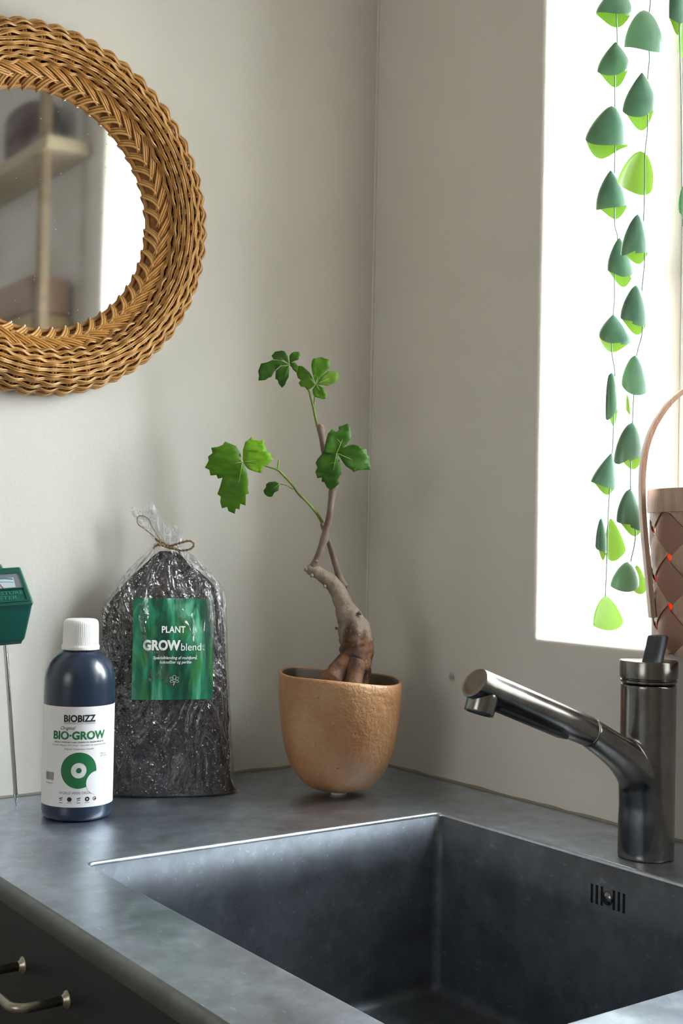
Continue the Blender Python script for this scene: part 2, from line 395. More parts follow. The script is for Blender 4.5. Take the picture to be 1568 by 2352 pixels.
obj('outlet_nozzle', mapvf(lathe([(.0122, -.002), (.0126, .008), (.0127, .0205), (.0123, .0222), (.0108, .0224), (.0105, .0190), (.0001, .0185)], 40), lambda p: nc+qd @ p), FAUC, hdm)
und = -(qa @ Vector((0, 1, 0))) if (qa @ Vector((0, 1, 0))).z > 0 else (qa @ Vector((0, 1, 0)))
side = ax.cross(und)
und = und-side*und.dot(side)
uu = Vector((0, 0, -1)); uu = (uu-ax*uu.dot(ax)).normalized(); ss = ax.cross(uu)
lug = mapvf(box((-.0072, .006, .028), (.0072, .0150, Lh-.029), .0022, 3), lambda p: seam+ss*p.x+uu*p.y+ax*p.z)
obj('spray_switch', lug, plain('dark_rubber', '2a2b2d', .4), hdm, 'auto')
cap = lathe([(.0235, .1592), (.0250, .1596), (.0256, .1602), (.0256, .1620), (.0250, .1626), (.0238, .1628), (.0238, .1634), (.0254, .1637), (.0263, .1644), (.0264, .1790), (.0261, .1796), (.0252, .1798), (.0246, .1794), (.0001, .1782)], 64, (FX, FY, 0))
obj('control_cap', cap, FAUC, fa, 'auto')
LV = Tree('graphite_lever'); LV.set(col=s2l('4a4d55'), rough=.38, metal=.7); LV.bump(LV.noise(200, 3), .0002, .3); LV = LV.m
lv = []
dF = (Vector((FX, FY, .18))-CAM).dot(fw)
for (lx, ly, w_, d_, t_) in ((1499, 1545, .0100, .004, -.022), (1497, 1534, .0105, .0070, -.019), (1498, 1522, .0098, .0078, -.014), (1501, 1505, .0094, .0076, -.011), (1506, 1485, .0094, .0074, -.008), (1510, 1466, .0096, .0072, -.005), (1511, 1460, .0090, .0066, -.0045), (1511.5, 1458.5, .0070, .0050, -.004)):
    c = atd(lx, ly, dF+t_); lv.append([c+r0*(w_*math.cos(2*math.pi*k/28))+Vector((fw.x, fw.y, 0))*(d_*math.sin(2*math.pi*k/28)) for k in range(28)])
obj('lever_handle', loft(lv, cap0=True, cap1=True), LV, fa, 'auto')
LS = Tree('limescale'); LS.set(col=LS.mix(LS.mrange(LS.noise(260, 4), .4, .65, 0, 1), s2l('8d8480'), s2l('bdb7ad')), rough=.8)
# ---------------- pot and plant ----------------
PC = atz(778, 1822); DP = (PC-CAM).dot(fw)
pt = thing('potted_plant', 'small grapevine-like plant with a fat twisted trunk in a rough tan pot', 'plant', PC); pot = pt
POTM = Tree('tan_stoneware')
pn = POTM.noise(16, 4); pn2 = POTM.noise(170, 4, rough=.6); pn3 = POTM.noise(55, 4)
pc = POTM.mix(POTM.mrange(pn, .3, .7, 0, 1), s2l('9d6b43'), s2l('b48a60'))
pc = POTM.mix(POTM.mrange(pn2, .60, .78, 0, .6), pc, s2l('c9a67c')); pc = POTM.mix(POTM.mrange(POTM.noise(240, 2), .70, .76, 0, .8), pc, s2l('4a3020'))
POTM.set(col=pc, rough=POTM.mrange(pn, 3e-1, .7, .34, .48), spec=.6); b_ = POTM.bump(pn2, .0022, .8); POTM.bump(pn3, .0025, .6, b_); POTM = POTM.m
def potf(amp):
    def f(p, a):
        k = p.z/.131; s = p.x*r0.x+p.y*r0.y
        bump = 1+amp*(.012*math.sin(2*a+1)+.010*math.sin(3*a+.4)+.012*nz((math.cos(a)*1.2, math.sin(a)*1.2, p.z*12), 1.6))
        q = Vector((p.x*bump, p.y*bump, p.z))
        q.z += smoothstep(.5, 1, k)*(-.0050*s/.07+.0012*math.sin(3*a+2))
        return q
    return f
po_ = [(.0001, .0045), (.014, .0042), (.023, .0050), (.032, .0078), (.0400, .0125), (.0470, .0195), (.0525, .0270), (.0568, .0350), (.0600, .0440), (.0628, .0550), (.0654, .0720), (.0672, .0860), (.0685, .0990), (.0696, .112), (.0700, .122), (.0697, .1288), (.0688, .1312), (.0672, .1318), (.0657, .1306), (.0650, .128), (.0648, .118), (.0640, .108), (.0630, .1045)]
POTIN = plain('dark_pot_inside', '6b5d50', .7)
pv_ = lathe(po_, 96, PC, fn=potf(1), cap=False)
pbo = obj('pot', pv_, POTM, pot, mats=[POTM, POTIN], fmat=[1 if i//96 >= len(po_)-5 else 0 for i in range(len(pv_[1]))])
ft = PC+Vector((-.581, -.814, 0))*.004
ftt = obj('pot_foot', lathe([(.0088, 0), (.0092, .001), (.0092, .0038), (.0085, .0048), (.0001, .0048)], 32, ft), plain('white_felt', 'd9d6cc', .8), pbo); ftt['label'] = 'small white foot pad'
SOILM = Tree('potting_soil')
sp = SOILM.mix(SOILM.mrange(SOILM.noise(330, 3), .35, .65, 0, 1), s2l('171210'), s2l('3a2f2b'))
SOILM.set(col=sp, rough=.9); SOILM.bump(SOILM.noise(420, 4), .002, .9); SOILM = SOILM.m
srings = []
for i in range(15):
    q = i/14; srings.append([PC+Vector((.0635*q*math.cos(2*math.pi*k/48)+1e-5*math.cos(k), .0635*q*math.sin(2*math.pi*k/48), .113+.004*nz((q*math.cos(2*math.pi*k/48)*3, q*math.sin(2*math.pi*k/48)*3, 0), 2)-.002*q)) for k in range(48)])
o = obj('soil', loft(srings), SOILM, pot); o['kind'] = 'stuff'
BARK = Tree('grey_brown_bark')
zz = BARK.n('SeparateXYZ', {0: BARK.co()}).outputs[2]
bn = BARK.noise(60, 4, vec=BARK.map((1, 1, .45))); bn2 = BARK.noise(260, 4)
bc = BARK.mix(BARK.mrange(bn, .35, .65, 0, 1), s2l('6f5f52'), s2l('948473'))
lowc = BARK.mix(BARK.mrange(BARK.noise(45, 3), .38, .62, 0, 1), s2l('2a1a15'), s2l('7d5438'))
bc = BARK.mix(BARK.mrange(BARK.n('Math', {0: zz, 1: BARK.mrange(bn, .3, .7, -.02, .02)}, operation='ADD').outputs[0], .168, .198, 1, 0), bc, lowc)
v_ = BARK.n('TexVoronoi', {'Vector': BARK.co(), 'Scale': 170.0}); bc = BARK.mix(BARK.mrange(v_.outputs['Distance'], .08, .2, .5, 0), bc, s2l('b59a78'))
BARK.set(col=bc, rough=.68); b1 = BARK.bump(bn, .002, .8); BARK.bump(bn2, .0010, .8, b1); BARK = BARK.m
k_ = DP/F
def ptube(pts, n=12, steps=5, depth=0, wob=0):
    sp_ = spline([(a, b, c, (d[0] if d else 0)) for a, b, c, *d in pts], steps)
    path = [atd(a, b, DP+depth+d) for a, b, c, d in sp_]
    v, f = tube(path, [c*k_ for a, b, c, d in sp_], n)
    if wob:
        v2 = []
        for i, p in enumerate(v):
            c = path[min(i//n, len(path)-1)]; v2.append(c+(Vector(p)-c)*(1+wob*nz(p, 75)+wob*.6*nz(p, 190, 2)))
        v = v2
    return v, f
trunk = ptube([(806, 1592, 30), (812, 1560, 35), (817, 1525, 37), (818, 1490, 39), (817, 1465, 39), (811, 1440, 35.5), (802, 1419, 28.5), (791, 1396, 23), (781, 1368, 20.5), (768, 1346, 18.5), (748, 1328, 17), (728, 1315, 14.5), (712, 1308, 12), (704, 1306, 8)], 36, 8, 0, .16)
tr = obj('trunk', trunk, BARK, pt)
root_ = ptube([(812, 1500, 24, .002), (796, 1526, 27, -.004), (776, 1550, 28, -.010), (757, 1570, 26, -.016), (742, 1588, 18, -.022)], 20, 6, -.004, .18)
o = obj('root', root_, BARK, pt); o['label'] = 'flared surface root'
obj('root', ptube([(818, 1520, 22, -.006), (812, 1552, 22, -.014), (806, 1585, 20, -.022)], 14, 5, -.006, .2), BARK, pt)
for (kx, ky, kr, kd) in ((702, 1308, 4.5, -.004), (772, 1443, 4, -.004), (826, 1408, 5, -.012), (746, 1347, 4, -.008), (716, 1322, 5, -.006), (727, 1289, 4, -.004), (740, 1205, 4, -.002), (773, 1116, 4.5, 0), (781, 1505, 3, 0)):
    c = atd(kx, ky, DP+kd); obj('bark_knob', mapvf(lathe([(.0001, -kr*k_), (kr*k_*.7, -kr*k_*.7), (kr*k_, 0), (kr*k_*.7, kr*k_*.7), (.0001, kr*k_)], 10), lambda p: c+p*(1+.3*nz(p+c, 500))), BARK, tr)
TW = Tree('twig_bark'); TW.set(col=TW.mix(TW.mrange(TW.noise(90, 3, vec=TW.map((1, 1, .4))), .35, .65, 0, 1), s2l('6b5550'), s2l('85746a')), rough=.6); TW.bump(TW.noise(300, 3), .0006, .6); TW = TW.m
GS = Tree('green_stem'); GS.set(col=GS.mix(GS.mrange(GS.noise(40, 2), .35, .65, 0, 1), s2l('4e6a2a'), s2l('6f8f3a')), rough=.5, sss=.1); GS = GS.m
obj('branch', ptube([(719, 1302, 10.5), (729, 1283, 9), (740, 1252, 8.5), (744, 1240, 9.5), (748, 1225, 8.5), (756, 1190, 8), (761, 1150, 8.5), (764, 1128, 9.5), (768, 1116, 9), (764, 1095, 8), (754, 1062, 7.5), (745, 1034, 8), (739, 1003, 7.5), (736, 985, 8.5), (736, 978, 8)], 16, 6, 0, .12), TW, pt)
obj('branch', ptube([(792, 1350, 9.5, .006), (781, 1330, 8.5, .010), (769, 1290, 7.5, .012), (757, 1250, 7, .012), (746, 1222, 6, .012), (740, 1203, 6, .008)], 14, 6, 0, .12), TW, pt)
o = obj('bud_scar', ptube([(736, 979, 6), (737, 975, 5.5)], 12, 2), plain('pink_bud', 'd9605f', .5), pt); o['label'] = 'pink cut tip'
sh = ptube([(740, 1200, 4.2, .008), (731, 1185, 3.4, .004), (720, 1170, 3.2, 0), (703, 1151, 3.0, -.004), (685, 1133, 3.4, -.008), (672, 1115, 2.8, -.01), (652, 1093, 2.7, -.012), (637, 1079, 2.8, -.014), (618, 1073, 1.9, -.016), (590, 1066, 1.5, -.018), (560, 1062, 1.3, -.018)], 10, 5)
obj('shoot', join(sh, ptube([(637, 1079, 2.2, -.014), (639, 1068, 2.6, -.013), (640, 1057, 2.2, -.012)], 8, 3), ptube([(673, 1124, 1.5, -.01), (658, 1115, 1.0, -.012), (642, 1111, .9, -.014)], 8, 3)), GS, pt)
obj('shoot', join(ptube([(729, 979, 3.6), (724, 958, 3.0), (720, 938, 3.0), (714, 915, 2.5, -.003), (707, 893, 2.0, -.006), (690, 862, 1.3, -.004), (665, 838, 1.1, 0)], 10, 5), ptube([(721, 938, 2.2), (722, 915, 1.6), (725, 890, 1.4, -.006)], 8, 4)), GS, pt)
obj('shoot', ptube([(768, 1118, 2.5), (772, 1095, 1.4, -.012), (773, 1060, 1.2, -.02), (773, 1042, 1.2, -.021)], 8, 4), GS, pt)
def leafmat(name, c1, c2, cb, trans=.45, rough=.45):
    t = Tree(name); n = t.noise(90, 3); c = t.mix(t.mrange(n, .35, .65, 0, 1), s2l(c1), s2l(c2))
    t.set(col=c, rough=rough, spec=.4); t.bump(t.noise(150, 3), .0009, .5)
    tl = t.n('BsdfTranslucent', {0: s2l(cb)}); m = t.n('MixShader', {0: trans, 1: t.p.outputs[0], 2: tl.outputs[0]}); t.t.links.new(m.outputs[0], t.out.inputs[0]); return t.m
LG = leafmat('leaf_green', '558422', '6b9a30', '9ccc30'); LB = leafmat('leaf_bright', '84ba30', '96c83e', 'b8e63c', .5); LD = leafmat('leaf_dark', '436f24', '54862e', '6fa830', .4)
LY = leafmat('leaf_yellowish', '6c9438', '85a847', 'a8c850', .45)
VEIN = plain('leaf_vein', '9dbb66', .5)
def z5(p): return (440+p[0]/3.136, 760+p[1]/3.136)
def lobe(outline, node, depth, droop, cup, seed):
    pts = [z5(p) for p in outline]; nd = z5(node); bm = bmesh.new()
    vs = [bm.verts.new((x, y, 0)) for x, y in pts]
    for tri in tessellate_polygon([[Vector((x, y, 0)) for x, y in pts]]):
        try: bm.faces.new([vs[i] for i in tri])
        except ValueError: pass
    cx = sum(p[0] for p in pts)/len(pts); cy = sum(p[1] for p in pts)/len(pts)
    for _ in range(2):
        long_ = [e for e in bm.edges if e.calc_length() > 9]
        if long_: bmesh.ops.subdivide_edges(bm, edges=long_, cuts=1)
        bmesh.ops.triangulate(bm, faces=bm.faces[:])
    d = Vector((cx-nd[0], cy-nd[1])); L = max(d.length, 1); d /= L; pn_ = Vector((-d.y, d.x))
    for v in bm.verts:
        q = Vector((v.co.x-nd[0], v.co.y-nd[1])); a, b = q.dot(d)/(2*L), q.dot(pn_)/L
        off = depth+droop*a*a-cup*abs(b)+.0016*nz((v.co.x, v.co.y, 0), .07, seed)
        v.co = atd(v.co.x, v.co.y, DP+off)
    return bmvf(bm)
def veins(node, tips, depth, droop, w=.75):
    out = []
    for tp, subs in tips:
        def P(x, y, f):
            return atd(*z5((x, y)), DP+depth+droop*f*f-.0014)
        N0, T0 = Vector(node), Vector(tp); path = [N0.lerp(T0, i/6) for i in range(7)]
        out.append(tube([P(p.x, p.y, i/6) for i, p in enumerate(path)], [k_*w*(1-.11*i) for i in range(7)], 5))
        for (f, tx, ty) in subs:
            A_ = N0.lerp(T0, f); B_ = Vector((tx, ty)); out.append(tube([P(*(A_.lerp(B_, i/3)), f+.4*i/3) for i in range(4)], [k_*w*.55*(1-.2*i) for i in range(4)], 4))
    return join(*out)
def leaf(lobes, node, depth, mat, vn=None, droop=.008, cup=.003, label=None, mats=None):
    parts = [lobe(o_, node, depth, droop*(1 if i % 2 == 0 else .4), cup, i+len(o_)) for i, o_ in enumerate(lobes)]
    vf = join(*parts); fm = None
    if mats: fm = [i for i, p in enumerate(parts) for _ in p[1]]
    o = obj('leaf', vf, mat, pt, mats=mats, fmat=fm); addmod(o, 'SOLIDIFY', thickness=.00035, offset=0)
    if vn: obj('vein', veins(node, vn, depth, droop), VEIN, o)
    if label: o['label'] = label
    return o
leaf([[(365, 945), (350, 880), (320, 830), (270, 808), (240, 797), (222, 822), (190, 835), (140, 842), (150, 880), (118, 905), (122, 935), (95, 985), (128, 1002), (135, 1042), (178, 1038), (190, 1065), (222, 1058), (205, 1120), (185, 1175), (210, 1195), (205, 1230), (218, 1278), (255, 1268), (265, 1298), (310, 1318), (318, 1280), (345, 1285), (350, 1245), (388, 1258), (390, 1215), (388, 1180), (412, 1172), (405, 1130), (410, 1080), (402, 1030), (385, 980), (370, 952)],
      [(368, 935), (368, 860), (385, 800), (410, 785), (430, 762), (450, 785), (490, 790), (525, 785), (520, 820), (540, 845), (545, 875), (570, 880), (572, 905), (592, 925), (560, 945), (550, 965), (512, 980), (505, 1025), (460, 1015), (420, 1002), (395, 985), (375, 955)]],
     (365, 945), -.018, LG, [((110, 985), ((.3, 250, 870), (.45, 190, 870), (.5, 200, 1040))), ((305, 1300), ((.25, 390, 1060), (.4, 250, 1120), (.5, 395, 1190), (.65, 230, 1230))), ((585, 925), ((.3, 440, 800), (.4, 470, 1000))), ((240, 815), ())], mats=[LG, LB], label='broad bright green leaf at the far left')
leaf([[(635, 1100), (600, 1083), (555, 1090), (535, 1105), (535, 1125), (517, 1150), (525, 1175), (550, 1195), (580, 1195), (595, 1165), (625, 1150), (630, 1115)]], (635, 1100), -.014, LD, [((535, 1175), ())])
leaf([[(1045, 880), (1000, 890), (950, 870), (965, 800), (980, 740), (1010, 708), (1040, 728), (1060, 715), (1058, 690), (1090, 682), (1120, 668), (1142, 685), (1142, 720), (1150, 745), (1145, 775), (1110, 825), (1060, 865)],
      [(1045, 880), (1075, 850), (1120, 828), (1160, 818), (1205, 825), (1225, 842), (1258, 855), (1262, 885), (1278, 905), (1280, 945), (1295, 1000), (1245, 1000), (1195, 1005), (1165, 1018), (1150, 1000), (1110, 975), (1085, 940), (1060, 900)],
      [(1045, 880), (1000, 872), (950, 870), (905, 925), (892, 950), (905, 985), (890, 1015), (905, 1062), (938, 1055), (935, 1085), (955, 1090), (975, 1130), (1000, 1148), (1030, 1130), (1065, 1100), (1060, 1055), (1080, 1030), (1070, 960), (1060, 905)]],
     (1045, 880), -.021, LD, [((1120, 700), ((.4, 1010, 740),)), ((1270, 980), ((.4, 1200, 850),)), ((1000, 1120), ((.3, 915, 950), (.5, 920, 1040)))], label='dark three-lobed leaf in front of the upper branch')
leaf([[(705, 240), (665, 212), (590, 205), (575, 180), (600, 150), (630, 145), (650, 142), (670, 147), (690, 180), (700, 225)],
      [(705, 243), (640, 212), (580, 210), (540, 228), (500, 235), (488, 265), (478, 290), (485, 325), (480, 358), (530, 355), (550, 340), (575, 330), (590, 300), (600, 285), (640, 250)],
      [(705, 245), (640, 255), (605, 290), (602, 345), (620, 355), (625, 380), (650, 410), (672, 390), (680, 365), (700, 330), (702, 280)],
      [(706, 240), (704, 180), (718, 160), (735, 150), (775, 150), (782, 170), (768, 208), (735, 218)],
      [(706, 235), (740, 225), (755, 240), (770, 260), (765, 310), (730, 280)]], (705, 243), -.004, LD, [((495, 330), ()), ((650, 390), ()), ((600, 165), ())], cup=.002)
leaf([[(893, 385), (850, 300), (800, 255), (770, 250), (765, 285), (755, 310), (765, 340), (785, 355), (770, 375), (785, 400), (815, 405), (830, 425), (860, 415), (885, 392)],
      [(895, 385), (870, 310), (860, 250), (865, 220), (875, 200), (905, 196), (935, 188), (960, 200), (990, 205), (1000, 255), (980, 280), (960, 300), (920, 340), (905, 375)],
      [(896, 386), (930, 330), (980, 290), (1020, 288), (1050, 295), (1065, 320), (1055, 350), (1030, 375), (980, 395), (920, 388)],
      [(894, 386), (920, 393), (955, 415), (970, 450), (965, 490), (940, 492), (920, 485), (895, 478), (875, 460), (868, 425)]], (895, 385), -.010, LY, [((930, 215), ()), ((1045, 320), ()), ((790, 290), ()), ((950, 475), ())], mats=[LG, LG, LY, LG], cup=.002)
# ---------------- bottle ----------------
BC = atz(176, 1873)
bt = thing('liquid_bottle', 'dark blue plastic bottle with white cap and green-lettered label', 'bottle', BC)
BM = Tree('blue_black_plastic'); BM.set(col=s2l('1c2a40'), rough=.27, spec=.6, coat=.25, coatr=.25); BM.bump(BM.noise(25, 2), .0004, .4)
BM.p.inputs['Sheen Weight'].default_value = 0; BM = BM.m
R_B = .0353
bp = [(.0001, .002), (.026, .0018), (.029, 0), (.0325, .0012), (.0345, .0042), (R_B, .009), (R_B, .013), (R_B, .116), (R_B, .133), (.0351, .139), (.0343, .1445), (.0328, .1495), (.0305, .1545), (.0275, .1590), (.0240, .1627), (.0205, .1655), (.0178, .1672), (.0165, .1685), (.0163, .1720)]
obj('bottle_body', lathe(bp, 72, BC), BM, bt)
CAPM = plain('white_cap_plastic', 'f0f0ee', .35, sss=.0)
def capfn(p, a):
    if .170 < p.z < .1955: k = 1+.010*math.cos(a*60); p.x *= k; p.y *= k
    return p
obj('bottle_cap', lathe([(.0165, .1682), (.0186, .1684), (.0189, .1690), (.0188, .1725), (.0180, .1730), (.0179, .1735), (.0177, .1850), (.0175, .1940), (.0170, .1968), (.0158, .1984), (.0140, .1992), (.0001, .1994)], 240, BC, fn=capfn), CAPM, bt)
tc_ = CAM-BC; LA = math.atan2(tc_.y, tc_.x)+.03
def onb(off, z0=0):
    def f(p):   # p.x to the right along the label, p.y upwards
        a = LA+p.x/R_B; r = R_B+off; return Vector((BC.x+r*math.cos(a), BC.y+r*math.sin(a), z0+p.y))
    return f
PAPER = plain('white_label_paper', 'e9e6e6', .5)
lab = obj('bottle_label', mapvf(rect2(-.100, .100, .0155, .1145, 80, 2), onb(.00025)), PAPER, bt)
INK = plain('black_ink', '17161f', .5); GRY = plain('grey_ink', '77757a', .6); GRN = Tree('green_ink'); GRN.set(col=s2l('1c7040'), rough=.45); GRN = GRN.m
def ltext(body, y, w, size, mat, bold=0, shear=0, cx=0, off=.00038, name='lettering'):
    vf = fit_width(text_mesh(body, size, bold=bold, shear=shear), w, cx); ys = [p[1] for p in vf[0]]; y0 = (min(ys)+max(ys))/2
    return obj(name, mapvf(([Vector((p[0], p[1]-y0+y, 0)) for p in vf[0]], vf[1]), onb(off)), mat, lab, False)
PXM = .000442
def by(py): return (1873-py)*PXM+.0005
ltext('BIOBIZZ', by(1641), .0315, .0092, INK, .035)
ltext('FROM DUTCH ORIGINS', by(1651.5), .0310, .0028, GRY)
ltext('Original', by(1663.5), .0150, .0048, INK, -.0, .35, -.0115)
ltext('BIO\u00b7GROW', by(1679), .0545, .0108, GRN, .04)
ltext('ABONO ORG\u00c1NICO NPK L\u00cdQUIDO DE ORIGEN VEGETAL', by(1694), .052, .0020, INK, .01)
ltext('Organischer fl\u00fcssiger NPK-D\u00fcnger - Meststoffen met organische stoffen', by(1701), .058, .0020, GRY)
ltext('Engrais Organique Liquide', by(1709.5), .0285, .0022, GRY)
ltext('WORLD WIDE ORGANICS', by(1807), .0385, .0034, GRY, .005)
ltext('100% PLASTIC', by(1722), .008, .0022, GRY, 0, .2, .0262); ltext('RECYCLED', by(1727), .008, .0022, GRY, 0, .2, .0262)
cy = by(1757)
obj('printed_emblem', mapvf(disc2(0, cy, .0178, .0076, 64, 8), onb(.00036)), GRN, lab, False)
obj('printed_emblem', mapvf(disc2(0, cy, .0027, 0.00001, 30, 3), onb(.00036)), GRN, lab, False)
obj('emblem_bite', mapvf(disc2(.0190, cy-.0128, .0117, .00001, 40, 8), onb(.00048)), PAPER, lab, False)
for i, x in enumerate((-.0172, -.0085, .0003, .0088, .0163)):
    yy = by(1821)
    if i in (1, 3): g = [disc2(x, yy, .0023, .0009 if i == 3 else .00001, 20, 2), rect2(x-.0024, x+.0024, yy-.0036, yy-.0032)]
    elif i == 4: g = [disc2(x, yy, .0019, .0013, 16, 1), rect2(x, x+.0014, yy-.001, yy+.0004)]
    else: g = [mapvf(rect2(-.0018, .0018, .0004, .0014), lambda p: Vector((x+p.x, yy+p.y+.3*p.x, 0))), mapvf(rect2(-.0015, .0015, -.0013, -.0006), lambda p: Vector((x+p.x, yy+p.y+.3*p.x, 0))), rect2(x-.0018, x+.0018, yy-.0038, yy-.0033)]
    obj('printed_symbol', mapvf(join(*g), onb(.00038)), INK, lab, False)
random.seed(3); x = -.0375; g = []
while x < -.0265:
    w_ = random.choice((.0003, .0005, .0008)); g.append(rect2(x, x+w_, by(1781), by(1763), 1)); x += w_+random.choice((.0003, .0005))
obj('barcode', mapvf(join(*g), onb(.00038)), GRY, lab, False)
ltext('8 718403 234', by(1788), .010, .0019, GRY, 0, 0, -.032)
bt.rotation_euler = (Matrix.Rotation(math.radians(-0.05), 4, Vector((fw.x, fw.y, 0)).normalized())).to_euler()
# ---------------- soil bag ----------------
ng = Vector((-.40, -.9165, 0)).normalized(); ug = Vector((-ng.y, ng.x, 0))
gL, gR = atz(250, 1838), atz(550, 1830); gF = (gL+gR)/2
BD = .032                                   # half depth of the filled bag
GC = gF-ng*(BD+.001); GC.z = 0
bag = thing('soil_bag', 'clear plastic bag of dark speckled soil tied with twine against the wall', 'bag', GC)
def gs(px, py, t=0):
    P_ = atp(px, py, GC+ng*t, ng); return (P_-GC).dot(ug), P_.z
rows = [(1836, 250, 548), (1829, 246, 553), (1815, 243, 546), (1790, 240, 538), (1750, 238, 536), (1700, 236, 534), (1650, 235, 533), (1600, 233, 531), (1550, 231, 529), (1500, 229, 526), (1450, 229, 523), (1420, 231, 521), (1395, 238, 519), (1375, 250, 517), (1358, 262, 514), (1340, 275, 502), (1320, 292, 484), (1300, 311, 462), (1285, 326, 445), (1272, 340, 432), (1262, 350, 420), (1254, 358, 408), (1248, 363, 400)]
prf = []
for (py, a, b) in rows:
    s0, z0 = gs(a, py, .010); s1, z1 = gs(b, py, .010); prf.append((max((z0+z1)/2, .0005), s0, s1))
prf[0] = (.0004, prf[0][1]+.004, prf[0][2]-.003)
prf.sort()
ZT = prf[-1][0]
def dprof(z): return interp([(0, .028), (.01, .031), (.03, BD), (.12, .034), (.18, .031), (.215, .024), (.245, .014), (.262, .008), (.272, .0055)], z)
def bs_(z): 
    s0 = interp([(p[0], p[1]) for p in prf], z); s1 = interp([(p[0], p[2]) for p in prf], z); return (s0+s1)/2, (s1-s0)/2
E_ = 2.5
def bagpt(z, a, off=0, dis=0):
    c, w_ = bs_(z); d_ = dprof(z); ca, sa = math.cos(a), math.sin(a)
    x = (w_+off)*math.copysign(abs(ca)**(2/E_), ca); y = (d_+off)*math.copysign(abs(sa)**(2/E_), sa)
    nrm = (ug*(ca)+ng*(sa)).normalized()
    return GC+ug*(c+x)+ng*y+Vector((0, 0, z))+nrm*dis
def frontd(s, z):
    c, w_ = bs_(z); d_ = dprof(z); q = min(abs((s-c)/w_), .999); return d_*(1-q**E_)**(1/E_)
NA, NZ_ = 150, 170
rings = []
for i in range(NZ_+1):
    z = .0012+(.268-.0012)*i/NZ_; ring = []
    for k in range(NA):
        a = 2*math.pi*k/NA; p = bagpt(z, a, -.0035 - .006*smoothstep(.20, .268, z))
        ring.append(p+(p-GC-Vector((0, 0, p.z))).normalized()*(.0012*nz(p, 60)+.0010*nz(p, 160, 1)+.0005*nz(p, 420, 2)))
    rings.append(ring)
SB = Tree('dark_soil')
c = SB.mix(SB.mrange(SB.noise(210, 4), .35, .65, 0, 1), s2l('0f0a0b'), s2l('3a2e33'))
v_ = SB.n('TexVoronoi', {'Vector': SB.co(), 'Scale': 330.0}); msk = SB.mrange(v_.outputs['Distance'], .15, .3, 1, 0)
cm = SB.n('SeparateColor', {0: v_.outputs['Color']}).outputs[0]
msk = SB.n('Math', {0: msk, 1: SB.mrange(cm, .80, .86, 0, 1)}, operation='MULTIPLY').outputs[0]
c = SB.mix(msk, c, s2l('857f80'))
SB.set(col=c, rough=.75); SB.bump(SB.noise(380, 4), .002, .9); SB = SB.m
so = obj('soil_fill', loft(rings, cap0=True, cap1=True), SB, bag); so['kind'] = 'stuff'
# perlite grains
random.seed(11); pv, pfc = [], []
for _ in range(2300):
    z = random.uniform(.004, .255); a = random.uniform(-.25, math.pi+.25)
    if nz((a*2, z*20, 3), 1.3)+random.uniform(-.6, .35) < 0: continue
    p = bagpt(z, a, -.0033-.006*smoothstep(.20, .268, z)); r = random.choice((.0004, .0005, .0006, .0008, .0012)); b = len(pv)
    q = Vector((random.random(), random.random(), random.random())).normalized().to_track_quat('Z', 'Y')
    for d in ((1, 0, 0), (-1, 0, 0), (0, 1, 0), (0, -1, 0), (0, 0, 1), (0, 0, -1)): pv.append(p+q @ Vector(d)*r*random.uniform(.6, 1.3))
    pfc += [tuple(b+i for i in t_) for t_ in ((0, 2, 4), (2, 1, 4), (1, 3, 4), (3, 0, 4), (2, 0, 5), (1, 2, 5), (3, 1, 5), (0, 3, 5))]
pe = obj('perlite', (pv, pfc), plain('perlite_white', 'c9c6c4', .8), bag, False); pe['kind'] = 'stuff'
# label inside the film
lx0, lz1 = gs(307, 1374, BD); lx1, lz0 = gs(489, 1606, BD)
def onbag(off):
    def f(p):
        z = lz0+p.y; s = lx0+p.x; return GC+ug*s+ng*(frontd(s, z)+off+.0007*nz((s, z, 0), 35))+Vector((0, 0, z))
    return f
LW, LH = lx1-lx0, lz1-lz0
WC = Tree('watercolour_green')
mv = WC.map((42, 42, 8.5)); wn = WC.noise(1.0, 4, vec=mv, rough=.55, dist=.6); wn2 = WC.noise(1.6, 3, vec=WC.map((60, 60, 14)), dist=.4)
wc = WC.ramp(wn, [(.30, s2l('042820')), (.46, s2l('0b4a3a')), (.56, s2l('23805c')), (.64, s2l('5fae8b')), (.41, s2l('0f4032')), (.74, s2l('93cfb4'))])
wc = WC.mix(WC.mrange(wn2, .55, .68, 0, .75), wc, s2l('3c7f3a')); wc = WC.mix(WC.mrange(WC.noise(1.3, 3, vec=WC.map((75, 75, 11)), dist=.5), .62, .7, 0, .8), wc, s2l('0a3428'))
WC.set(col=wc, rough=.35, spec=.5, coat=.4); WC = WC.m
bl = obj('bag_label', mapvf(rect2(0, LW, 0, LH, 40, 50), onbag(.0004)), WC, bag)
WHT = plain('white_ink', 'f4f6f4', .4)
def btext(body, px, py, w, size, bold=0, shear=0):
    vf = fit_width(text_mesh(body, size, bold=bold, shear=shear), w); ys = [p[1] for p in vf[0]]; y0 = (min(ys)+max(ys))/2
    s_, z_ = gs(px, py, BD); obj('lettering', mapvf(([Vector((p[0]+s_-lx0, p[1]-y0+z_-lz0, 0)) for p in vf[0]], vf[1]), onbag(.0008)), WHT, bl, False)
K = .000478
btext('PLANT', 399, 1446, 54*K, .0100, .02)
btext('GROW', 371.5, 1482, 85*K, .0145, .045); btext('blend', 439, 1486, 46*K, .0115, .0)
btext('Specialblanding af muldjord,', 402, 1511.5, 100*K, .0046, .01, .25); btext('kokosfiber og perlite', 403, 1521.5, 72*K, .0046, .01, .25)
s_, z_ = gs(400, 1560, BD); ic = []
